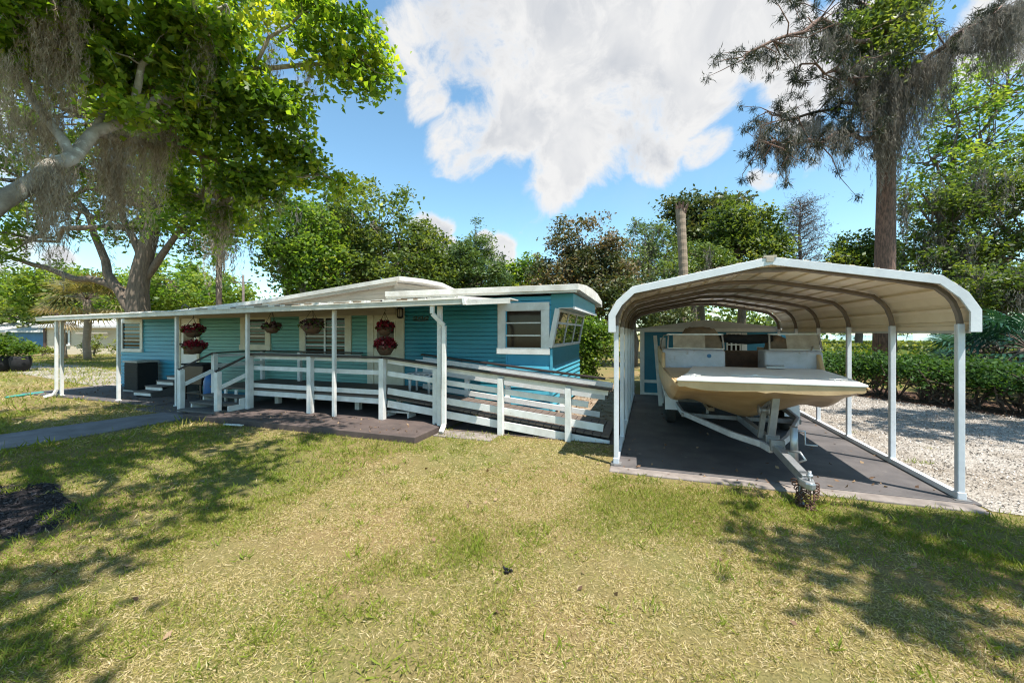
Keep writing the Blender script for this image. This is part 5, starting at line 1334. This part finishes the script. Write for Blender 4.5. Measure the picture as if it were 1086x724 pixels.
hi = [(-4.6, 1.2, 8.8, 1.5, 1.3, 1.0), (-2.6, 1.6, 9.2, 1.4, 1.2, 1.0), (-3.2, 3.3, 9.6, 1.4, 1.1, 1.0), (-5.6, 3.2, 9.2, 1.5, 1.3, 1.1), (-1.0, .4, 9.0, 1.0, .8, .8), (-.4, -.8, 8.8, .8, .8, .7), (-3.4, -.4, 8.6, 1.4, 1.1, 1.0), (-7.6, .8, 9.5, 1.6, 1.4, 1.2), (-5.4, 5.0, 10, 1.3, 1.2, 1.0), (-7.8, 4.4, 9.4, 1.6, 1.5, 1.2), (-9.4, 2.4, 9.8, 1.6, 1.6, 1.2), (-5.4, 2.2, 10.5, 1.5, 1.5, 1.1), (-1.8, 2.2, 9.4, .9, .7, .7), (-1.9, -1.6, 8.4, 1.1, .8, .8), (-8.6, 6.4, 9.5, 1.5, 1.5, 1)]
fo2, C2, idx2 = foliage('upper_crown', hi, 270, 58, .5, .17, M['leaf_near'], near, rng, shell=.35, aspect=.62, tint0=.5)
mb = MB()
mb.tube([(NB[0], NB[1], -.1), (NB[0] + .05, NB[1], .5), (NB[0], NB[1] + .1, 2.2), (NB[0] + .1, NB[1] + .2, 3.6), (NB[0] + .3, NB[1] + .3, 6.5), (NB[0] + .6, NB[1] + .6, 9)], [.52, .4, .34, .32, .22, .12], 14)
for e_i, e in enumerate(hi):
    mb.tube(wig((NB[0] + .4, NB[1] + .4, 6.2), e[:3], 5, .06, rng), [.13, .11, .09, .07, .05, .02], 7, cap=False)
mb.build('trunk', M['bark'], near, fix=False)
main = [(NB[0] + .05, NB[1] + .1, 2.5), P(-60, 262, 4.5), P(0, 214, 4.9), P(40, 190, 5.2), P(75, 168, 5.6), P(100, 140, 6.0), P(140, 120, 6.5), P(190, 95, 7.0), P(250, 90, 7.4), P(310, 70, 7.6), P(370, 60, 7.7)]
fine = []
for a, c in zip(main, main[1:]): fine += wig(a, c, 2, .05, rng)[:-1]
fine.append(main[-1]); nn_ = len(fine)
mb = MB(); mb.tube(fine, [.125 * (1 - .78 * i / nn_) for i in range(nn_)], 10, cap=False)
sub = [([(75, 168, 5.6), (60, 140, 5.7), (35, 105, 5.9), (15, 60, 5.9), (0, 10, 5.8)], .07), ([(100, 140, 6.0), (140, 148, 6.9), (180, 150, 7.8), (230, 170, 8.3), (290, 190, 8.5), (340, 185, 8.4)], .07),
       ([(140, 120, 6.5), (150, 70, 6.5), (180, 30, 6.7), (240, 5, 7.0)], .06), ([(190, 95, 7.0), (210, 150, 8.0), (215, 210, 8.6), (235, 245, 8.8)], .05), ([(100, 140, 6.0), (110, 90, 6.4), (90, 40, 6.2)], .05), ([(250, 90, 7.4), (300, 120, 7.8), (330, 160, 8.2)], .04), ([(250, 90, 7.4), (285, 40, 7.2), (320, 15, 7.4), (390, 20, 7.8)], .04)]
for path, r_ in sub:
    pts = [P(*q_) for q_ in path]; f2 = []
    for a, c in zip(pts, pts[1:]): f2 += wig(a, c, 2, .07, rng)[:-1]
    f2.append(pts[-1]); mb.tube(f2, [r_ * (1 - .75 * i / len(f2)) for i in range(len(f2))], 8, cap=False)
allp = np.array(fine[4:] + [P(*q_) for path, _ in sub for q_ in path])
for j in range(len(C)):                                             # twigs from the nearest limb to each leaf clump
    dd = np.linalg.norm(allp - C[j], axis=1); i = int(np.argmin(dd))
    if dd[i] < 1.8: mb.tube(wig(allp[i], C[j], 3, .08, rng), [.018, .014, .009, .004], 4, cap=False)
out_ = np.where(rng.random(len(C)) < .5)[0]                         # drooping leafy sprays break up the crown's edge
sc_, sd_, ss_ = [], [], []
for j in out_:
    a = C[j]; v = a - np.array(ells)[idx[j], :3]; v = v / (np.linalg.norm(v) + 1e-6) + rng.normal(size=3) * .35; v[2] -= .35; v /= np.linalg.norm(v)
    Ls_ = .3 + .45 * rng.random(); p1 = a + v * Ls_ * .55; p2 = a + v * Ls_ + np.array([0, 0, -.25 * Ls_]); mb.tube([a, p1, p2], [.007, .005, .002], 4, cap=False)
    for q_ in range(18):
        t_ = .15 + .9 * rng.random(); p_ = a * (1 - t_) ** 2 + p1 * 2 * t_ * (1 - t_) + p2 * t_ * t_
        sc_.append(p_ + rng.normal(size=3) * .035); dd_v = v * .5 + rng.normal(size=3) * .6 + np.array([0, 0, -.5]); sd_.append(dd_v / np.linalg.norm(dd_v)); ss_.append(.12 * (.6 + .7 * rng.random()))
mb.build('limb', M['palebark'], near, fix=False)
sc_ = np.array(sc_); sd_ = np.array(sd_)
quads('leaf_spray', leafquads(sc_ + sd_ * .05, ss_, rng, .4, aspect=.58, d=sd_), .55 + .25 * rng.normal(size=len(sc_)), M['leaf_near'], near)
an = []; ln_ = []
def mossrow(x0, x1, y0, y1, Z0, Z1, n, l0, l1):
    for _ in range(n):
        t_ = rng.random(); an.append(P(x0 + (x1 - x0) * t_ + 4 * rng.normal(), y0 + (y1 - y0) * t_ + 5 * rng.normal(), Z0 + (Z1 - Z0) * t_ + .12 * rng.normal())); ln_.append(l0 + (l1 - l0) * rng.random())
mossrow(35, 80, 20, 5, 5.6, 5.8, 34, 1.2, 2.3); mossrow(0, 20, 60, 75, 5.4, 5.6, 12, .6, 1.3); mossrow(38, 75, 188, 170, 5.2, 5.5, 16, .5, 1.4); mossrow(100, 175, 142, 150, 6.1, 7.6, 40, .6, 1.9)
mossrow(105, 130, 165, 175, 6.3, 6.6, 16, .7, 1.7); mossrow(150, 180, 60, 110, 7, 7.4, 26, .8, 1.8); mossrow(205, 225, 10, 20, 6.6, 6.8, 10, .8, 1.9); mossrow(222, 245, 190, 200, 8.5, 8.7, 20, .8, 2.0); mossrow(40, 62, 185, 180, 5.2, 5.4, 10, 1.2, 1.6)
mossrow(320, 330, 75, 80, 7.6, 7.7, 5, .3, .6); mossrow(278, 290, 40, 60, 7.3, 7.4, 5, .3, .7); mossrow(0, 60, 120, 130, 6, 6, 24, .5, 1.3); mossrow(260, 300, 205, 200, 8.5, 8.6, 10, .3, .8)
moss(near, an, 8, ln_, .2, rng, .007, .10, .022)

# tree to the right of the view: its leaves shade the lawn there
rng = np.random.default_rng(97)
rt = thing('shade_oak', 'open crowned oak standing just outside the right of the view', 'tree', (8.6, 1.2, 0))
hi = [(4.3, 2.55, 8.4, .75, .3, .3), (5.4, 2.15, 8.8, 1.0, .35, .4), (5.9, 2.95, 8.6, .9, .35, .4), (6.8, 1.7, 9, 1.3, .6, .6), (4.6, 1.75, 8.2, .6, .25, .3), (6.9, 2.8, 8.7, .9, .5, .5), (3.75, 3.7, 7.0, .16, .5, .2), (3.95, 3.1, 7.0, .15, .35, .2), (9, .5, 9, 1.8, 1.6, 1), (8.6, 2.2, 9.4, 1.4, 1.2, .9)]
_, C, idx = foliage('crown', hi, 190, 60, .36, .16, M['leaf_near'], rt, rng, shell=.2)
mb = MB(); mb.tube([(8.6, 1.2, -.1), (8.6, 1.2, .4), (8.5, 1.4, 3), (8.3, 1.7, 6)], [.5, .4, .33, .22], 12)
for e in hi: mb.tube(wig((8.3, 1.7, 5.9), e[:3], 5, .06, rng), [.12, .1, .08, .06, .04, .015], 6, cap=False)
mb.build('trunk', M['bark'], rt, fix=False)

rt2 = thing('shade_oak', 'tall unseen oak added beyond the right edge to shade the gravel yard', 'tree', (13.0, 5.5, 0))  # unseen tree, added only to throw shade streaks over the gravel
hi = [(8.3, 7.6, 9.2, 1.1, .5, .5), (9.2, 8.4, 9.5, 1.2, .5, .5), (10.2, 7.6, 9.6, 1.3, .6, .6), (11.5, 8.6, 9.6, 1.5, .8, .7), (8.6, 9.3, 9.4, .9, .5, .5), (12.4, 6.8, 10, 1.7, 1.2, 1), (9.9, 9.9, 9.4, 1.0, .6, .5), (14, 5, 9.6, 1.8, 1.6, 1)]
_, C, idx = foliage('crown', hi, 190, 60, .42, .18, M['leaf_near'], rt2, rng, shell=.2)
mb = MB(); mb.tube([(13, 5.5, -.1), (13, 5.5, .4), (12.8, 5.7, 3), (12.6, 6.0, 6.5)], [.55, .42, .35, .24], 12)
for e in hi: mb.tube(wig((12.6, 6.0, 6.4), e[:3], 5, .06, rng), [.13, .1, .08, .06, .04, .015], 6, cap=False)
mb.build('trunk', M['bark'], rt2, fix=False)

# ================================================================== GROUND COVER
def inpoly(x, y, pl):
    ins = np.zeros(len(x), bool); pl = list(pl)
    for (xa_, ya_), (xb_, yb2) in zip(pl, pl[1:] + pl[:1]):
        c = ((ya_ > y) != (yb2 > y)); 
        with np.errstate(divide='ignore', invalid='ignore'): xi = (xb_ - xa_) * (y - ya_) / (yb2 - ya_ + 1e-12) + xa_
        ins ^= c & (x < xi)
    return ins
def vnoise(x, y, s, seed):
    """cheap value noise in 0..1"""
    r_ = np.random.default_rng(seed).random((64, 64)); u = x / s; v = y / s
    i = np.floor(u).astype(int); j = np.floor(v).astype(int); fu = u - i; fv = v - j; fu = fu * fu * (3 - 2 * fu); fv = fv * fv * (3 - 2 * fv)
    g_ = lambda a, c: r_[a % 64, c % 64]
    return (g_(i, j) * (1 - fu) + g_(i + 1, j) * fu) * (1 - fv) + (g_(i, j + 1) * (1 - fu) + g_(i + 1, j + 1) * fu) * fv
def lawn_ok(x, y):
    no = (x > -9.5) & (x < -3.6) & (y > 5.68) | (x > -18.05) & (x < -9.4) & (y > 6.45) & (y < 12) | (x > -3.7) & (x < -.4) & (y > 6.75)
    no |= (x > -.56) & (x < 3.36) & (y > 5.36 + .06 * np.sin(x * 7)) & (y < 16)
    edge_l = np.interp(y, [-1, 2.5, 4.2, 6.0], [-11.3, -11.15, -11.0, -10.6]); edge_r = np.interp(y, [-1, 2.5, 4.2, 6.0], [-9.7, -9.72, -9.5, -9.35])
    no |= (x > edge_l) & (x < edge_r) & (y < 6.1)
    no |= inpoly(x, y, GRAVEL) & (vnoise(x, y, .3, 5) < .93)
    no |= inpoly(x, y, mulch_pts) & (vnoise(x, y, .25, 6) < .75)
    return ~no
def greenness(x, y):
    n_ = .5 * vnoise(x, y, 1.5, 1) + .3 * vnoise(x + 3.3, y, .6, 2) + .2 * vnoise(x, y + 1.7, .25, 8)
    g_ = .16 + 2.3 * (n_ - .52)
    g_ += .50 * np.clip((x - .6) / 2.2, 0, 1)                         # watered corner on the right
    g_ += .34 * np.clip((-2.4 - x) / 2.2, 0, 1)                       # lawn under the big tree stays green
    return np.clip(g_, 0, 1)
def blades(name, n, xr, yr, size, seed, rmax=None, rmin=None):
    rng = np.random.default_rng(seed)
    x = rng.uniform(*xr, n); y = rng.uniform(*yr, n)
    r_ = np.hypot(x, y); k = lawn_ok(x, y)
    fwd = -x * ST + y * CT; side = np.abs(x * CT + y * ST)
    k &= (fwd > 1.2) & (side < fwd * 1.5 + 1.2)
    if rmax: k &= r_ < rmax
    if rmin: k &= r_ >= rmin
    bare = vnoise(x, y, .8, 3) * .55 + vnoise(x, y, .22, 4) * .45
    g_ = greenness(x, y)
    k &= rng.random(n) < np.clip(.40 + 2.4 * (bare - .37) + .40 * g_, .16, 1)
    x, y, g_ = x[k], y[k], g_[k]; N = len(x)
    isg = rng.random(N) < np.clip(.16 + g_ * 1.0, 0, .92)
    d = rng.normal(size=(N, 3)); d[:, 2] = np.where(isg, .55 + .8 * rng.random(N), .05 + .35 * rng.random(N)); d = unit(d)
    s = size * (.5 + .9 * rng.random(N)) * np.where(isg, 1, .9)
    c = np.c_[x, y, np.full(N, .004)] + d * s[:, None] * .5
    q = leafquads(c, s, rng, aspect=.115, d=d)
    tint = np.where(isg, .06 + .26 * rng.random(N) + .14 * (1 - g_), .52 + .48 * rng.random(N))
    tint = np.where(isg & (rng.random(N) < .25), tint + .2, tint)
    o = quads(name, q, tint, M['grass']); tag(o, kind='stuff'); return o
blades('lawn_grass', 1250000, (-9, 7), (.4, 7.2), .040, 201, rmax=5.2)
blades('lawn_grass', 480000, (-14, 12), (.4, 9.5), .060, 202, rmin=5.1)
def tufts(name, n, per, size, seed):
    rng = np.random.default_rng(seed); x = rng.uniform(-8, 7, n); y = rng.uniform(1, 7, n)
    k = lawn_ok(x, y) & (rng.random(n) < .25 + greenness(x, y)); x, y = x[k], y[k]
    ci = np.repeat(np.arange(len(x)), per); N_ = len(ci); d = rng.normal(size=(N_, 3)); d[:, 2] = .5 + .7 * rng.random(N_); d = unit(d)
    sz = size * (.5 + rng.random(N_)); r_ = .05 * rng.normal(size=(N_, 2))
    c = np.c_[x[ci] + r_[:, 0], y[ci] + r_[:, 1], np.zeros(N_)] + d * sz[:, None] * .5
    tag(quads(name, leafquads(c, sz, rng, aspect=.12, d=d), (.12 + .12 * rng.random(len(x)))[ci] + .1 * rng.random(N_), M['grass']), kind='stuff')
tufts('lawn_weeds', 1500, 22, .07, 207)
blades('lawn_grass', 160000, (-45, -8), (3, 40), .16, 203, rmin=9.4)
blades('lawn_grass', 60000, (-8, 5), (13, 34), .16, 204)
# pebbles on the gravel yard
rng = np.random.default_rng(211)
n = 70000; x = rng.uniform(3.3, 13, n); y = rng.uniform(5.3, 14, n); k = inpoly(x, y, GRAVEL); x, y = x[k], y[k]; N = len(x)
s = .017 * (.5 + 1.1 * rng.random(N) ** 2)
q = leafquads(np.c_[x, y, .008 + s * .35], s * 1.3, rng, up=1.2, droop=0, aspect=.85, fold=-.25)
tag(quads('gravel_stones', q, .5 + .3 * rng.normal(size=N), M['stone']), kind='stuff')
# fallen leaves: dirt yard, hedge bed, lawn
xs_ = np.r_[rng.uniform(-3.2, -.45, 1500), rng.uniform(4.5, 14, 5000), rng.uniform(-6, 6, 130), rng.uniform(-18, -9, 350)]
ys_ = np.r_[rng.uniform(8.5, 15, 1500), rng.uniform(7.5, 17, 5000), rng.uniform(1.5, 6, 130), rng.uniform(6.0, 8.4, 350)]
hb = [(4.9, 17.2), (4.5, 16.4), (6.3, 13.3), (8.1, 11.0), (10.4, 9.2), (15, 7.7), (15, 10.5), (11.4, 11.6), (9.4, 13.2), (7.2, 16.6)]
k = np.ones(len(xs_), bool); k[1500:6500] = inpoly(xs_[1500:6500], ys_[1500:6500], hb) | (rng.random(5000) < .04); xs_, ys_ = xs_[k], ys_[k]
xs_ = np.r_[xs_, rng.uniform(-.4, 3.2, 120), rng.uniform(-9.2, -3.8, 90)]; ys_ = np.r_[ys_, 5.5 + 6.5 * rng.random(120) ** 1.5, rng.uniform(5.75, 6.7, 90)]
zz = np.where((xs_ > -9.4) & (xs_ < -3.7) & (ys_ > 5.72), .118, np.where((xs_ > -.45) & (xs_ < 3.3) & (ys_ > 5.62), .036, .02))
zz = np.where((xs_ < -9.46) & (ys_ > 6), .042, zz)
q = leafquads(np.c_[xs_, ys_, zz + .01 * rng.random(len(xs_))], .055 * (.5 + .9 * rng.random(len(xs_))), rng, up=1.5, droop=0, aspect=.6)
tag(quads('fallen_leaves', q, rng.random(len(xs_)), M['litter']), kind='stuff')
# mulch chips
n = 5000; x = rng.uniform(-7.8, -5.2, n); y = rng.uniform(1.1, 2.8, n); k = inpoly(x, y, mulch_pts); x, y = x[k], y[k]
q = leafquads(np.c_[x, y, .010 + .008 * rng.random(len(x))], .05 * (.4 + rng.random(len(x))), rng, up=1.2, droop=0, aspect=.35)
tag(quads('mulch_chips', q, rng.random(len(x)) ** 1.5, M['mulchchip']), kind='stuff')
# small dark clod on the lawn and a white strip by the steps
q_ = P(539, 608, F * H / 255)
cl = MB(); rc = random.Random(9)
for k_ in range(9):
    a = (q_[0] + rc.uniform(-.028, .028), q_[1] + rc.uniform(-.028, .028), rc.uniform(.01, .035)); cl.tube([a, (a[0] + rc.uniform(-.02, .02), a[1] + rc.uniform(-.02, .02), a[2] + .018)], [.012, .004], 6)
tag(cl.build('pine_cone', M['blackcanvas'], fix=False), 'small dark clump lying alone on the dry lawn', 'pine cone')
q_ = P(248, 453, F * H / 100)
sb = MB(); sb.bar((q_[0] - .22, q_[1] - .02, .05), (q_[0] + .2, q_[1] + .03, .05), .06, .02); tag(sb.build('wood_strip', M['white'], bevel=.003), 'short white painted strip lying on the grass by the deck steps', 'strip')

# ================================================================== LIGHT, SKY, CAMERA
EL, AZ = R(66.5), math.atan2(.882, -.471)
sund = Vector((math.sin(AZ) * math.cos(EL), math.cos(AZ) * math.cos(EL), math.sin(EL)))
sl = bpy.data.lights.new('sun', 'SUN'); sl.energy = 5.0; sl.angle = R(.5); sl.color = (1, .95, .87)
so = bpy.data.objects.new('sun', sl); COL.objects.link(so); so.rotation_euler = (-sund).to_track_quat('-Z', 'Y').to_euler()
w = bpy.data.worlds.new('World'); sc.world = w; w.use_nodes = True
nt = w.node_tree; bg = nt.nodes['Background']
sky = nt.nodes.new('ShaderNodeTexSky'); sky.sky_type = 'NISHITA'; sky.sun_disc = False; sky.sun_elevation = EL; sky.sun_rotation = AZ
sky.air_density = 1.0; sky.dust_density = .15; sky.ozone_density = 1.6
SKYS = .118
bg.inputs[1].default_value = SKYS
def N(t, **kw):
    n_ = nt.nodes.new(t)
    for k_, v in kw.items(): setattr(n_, k_, v)
    return n_
def math_(op, a, c=None, clamp=False):
    n_ = N('ShaderNodeMath', operation=op, use_clamp=clamp)
    for s, v in zip(n_.inputs, (a, c)):
        if v is None: continue
        if hasattr(v, 'is_output'): L(nt, v, s)
        else: s.default_value = v
    return n_.outputs[0]
tc = N('ShaderNodeTexCoord'); dirv = tc.outputs['Generated']
nz0 = N('ShaderNodeTexNoise'); nz0.inputs['Scale'].default_value = 3.2; nz0.inputs['Detail'].default_value = 3; L(nt, dirv, nz0.inputs['Vector'])
wv = N('ShaderNodeVectorMath', operation='SUBTRACT'); L(nt, nz0.outputs['Color'], wv.inputs[0]); wv.inputs[1].default_value = (.5, .5, .5)
ws = N('ShaderNodeVectorMath', operation='SCALE'); L(nt, wv.outputs[0], ws.inputs[0]); ws.inputs['Scale'].default_value = .22
wa = N('ShaderNodeVectorMath', operation='ADD'); L(nt, dirv, wa.inputs[0]); L(nt, ws.outputs[0], wa.inputs[1])
wn = N('ShaderNodeVectorMath', operation='NORMALIZE'); L(nt, wa.outputs[0], wn.inputs[0])
blobs = [(465, 45, 52), (520, 40, 75), (600, 40, 85), (680, 60, 85), (560, 105, 70), (630, 125, 75), (700, 130, 62), (588, 190, 36), (500, 145, 42), (735, 85, 52), (730, 138, 34), (455, 90, 30), (600, -40, 110), (755, 45, 40),
         (808, 30, 44), (845, 70, 40), (832, 108, 22), (760, 150, 26), (798, 190, 16), (806, 184, 10), (460, 228, 22), (468, 262, 24), (538, 268, 24), (520, 256, 12), (25, 278, 30), (85, 290, 20), (1060, 20, 50), (880, 30, 34), (-150, 120, 120), (1300, 150, 160), (-400, 200, 150)]
acc = None
for bx_, by_, br_ in blobs:
    tx, tz = (bx_ - CX) / F, (CY - by_) / F
    v = Vector((tx * CT - ST, tx * ST + CT, tz)); ln2 = v.length; v.normalize()
    ang = math.atan(br_ / F / ln2)
    d_ = N('ShaderNodeVectorMath', operation='DOT_PRODUCT'); L(nt, wn.outputs[0], d_.inputs[0]); d_.inputs[1].default_value = v
    mr = N('ShaderNodeMapRange', interpolation_type='SMOOTHSTEP'); L(nt, d_.outputs['Value'], mr.inputs[0])
    mr.inputs[1].default_value = math.cos(ang * 1.25); mr.inputs[2].default_value = math.cos(ang * .45)
    acc = mr.outputs[0] if acc is None else math_('MAXIMUM', acc, mr.outputs[0])
nz = N('ShaderNodeTexNoise'); nz.inputs['Scale'].default_value = 6; nz.inputs['Detail'].default_value = 12; nz.inputs['Roughness'].default_value = .66; L(nt, wn.outputs[0], nz.inputs['Vector'])
mp = N('ShaderNodeMapRange'); L(nt, nz.outputs[0], mp.inputs[0]); mp.inputs[1].default_value = .28; mp.inputs[2].default_value = .72; mp.inputs[3].default_value = -.80; mp.inputs[4].default_value = .48
den = math_('ADD', acc, mp.outputs[0])
dens = N('ShaderNodeMapRange', interpolation_type='SMOOTHSTEP'); L(nt, den, dens.inputs[0]); dens.inputs[1].default_value = .10; dens.inputs[2].default_value = .78
# a faint veil of thin cloud everywhere
nz2 = N('ShaderNodeTexNoise'); nz2.inputs['Scale'].default_value = 4; nz2.inputs['Detail'].default_value = 8; nz2.inputs['Roughness'].default_value = .6; L(nt, dirv, nz2.inputs['Vector'])
veil = N('ShaderNodeMapRange'); L(nt, nz2.outputs[0], veil.inputs[0]); veil.inputs[1].default_value = .52; veil.inputs[2].default_value = .85; veil.inputs[4].default_value = .12
dd_ = math_('MAXIMUM', dens.outputs[0], veil.outputs[0])
# cloud tone: bright rims, soft grey bellies
nz3 = N('ShaderNodeTexNoise'); nz3.inputs['Scale'].default_value = 7; nz3.inputs['Detail'].default_value = 10; L(nt, wn.outputs[0], nz3.inputs['Vector'])
th = N('ShaderNodeMapRange'); L(nt, math_('MULTIPLY', math_('MINIMUM', den, 1.0), nz3.outputs[0]), th.inputs[0]); th.inputs[1].default_value = .33; th.inputs[2].default_value = .66
cc = mixc(nt, th.outputs[0], (3.95, 3.95, 3.95), (2.55, 2.7, 2.95))
skyc = mixc(nt, 1.0, sky.outputs[0], (.95, 1.17, 1.10), 'MULTIPLY')
fin = mixc(nt, dd_, skyc, cc)
L(nt, fin, bg.inputs[0])

cam = bpy.data.cameras.new('camera'); co_ = bpy.data.objects.new('camera', cam); COL.objects.link(co_)
co_.location = (0, 0, H); co_.rotation_euler = (R(90), 0, TH)
cam.sensor_width = 36; cam.lens = 36 * F / 1086; cam.clip_end = 3000; cam.clip_start = .05
cam.shift_y = -(362 - CY) / 1086; cam.shift_x = 0
sc.camera = co_
vs_ = sc.view_settings; sc.display_settings.display_device = 'sRGB'
vs_.view_transform = 'Standard'; vs_.look = 'None'; vs_.exposure = .95; vs_.gamma = 1; vs_.use_curve_mapping = False
cy = sc.cycles if hasattr(sc, 'cycles') else None
sc.render.engine = 'CYCLES'
sc.cycles.max_bounces = 7; sc.cycles.diffuse_bounces = 3; sc.cycles.glossy_bounces = 3; sc.cycles.transmission_bounces = 4; sc.cycles.caustics_reflective = False; sc.cycles.caustics_refractive = False
sc.cycles.sample_clamp_indirect = 6
sc.cycles.filter_width = 1.15
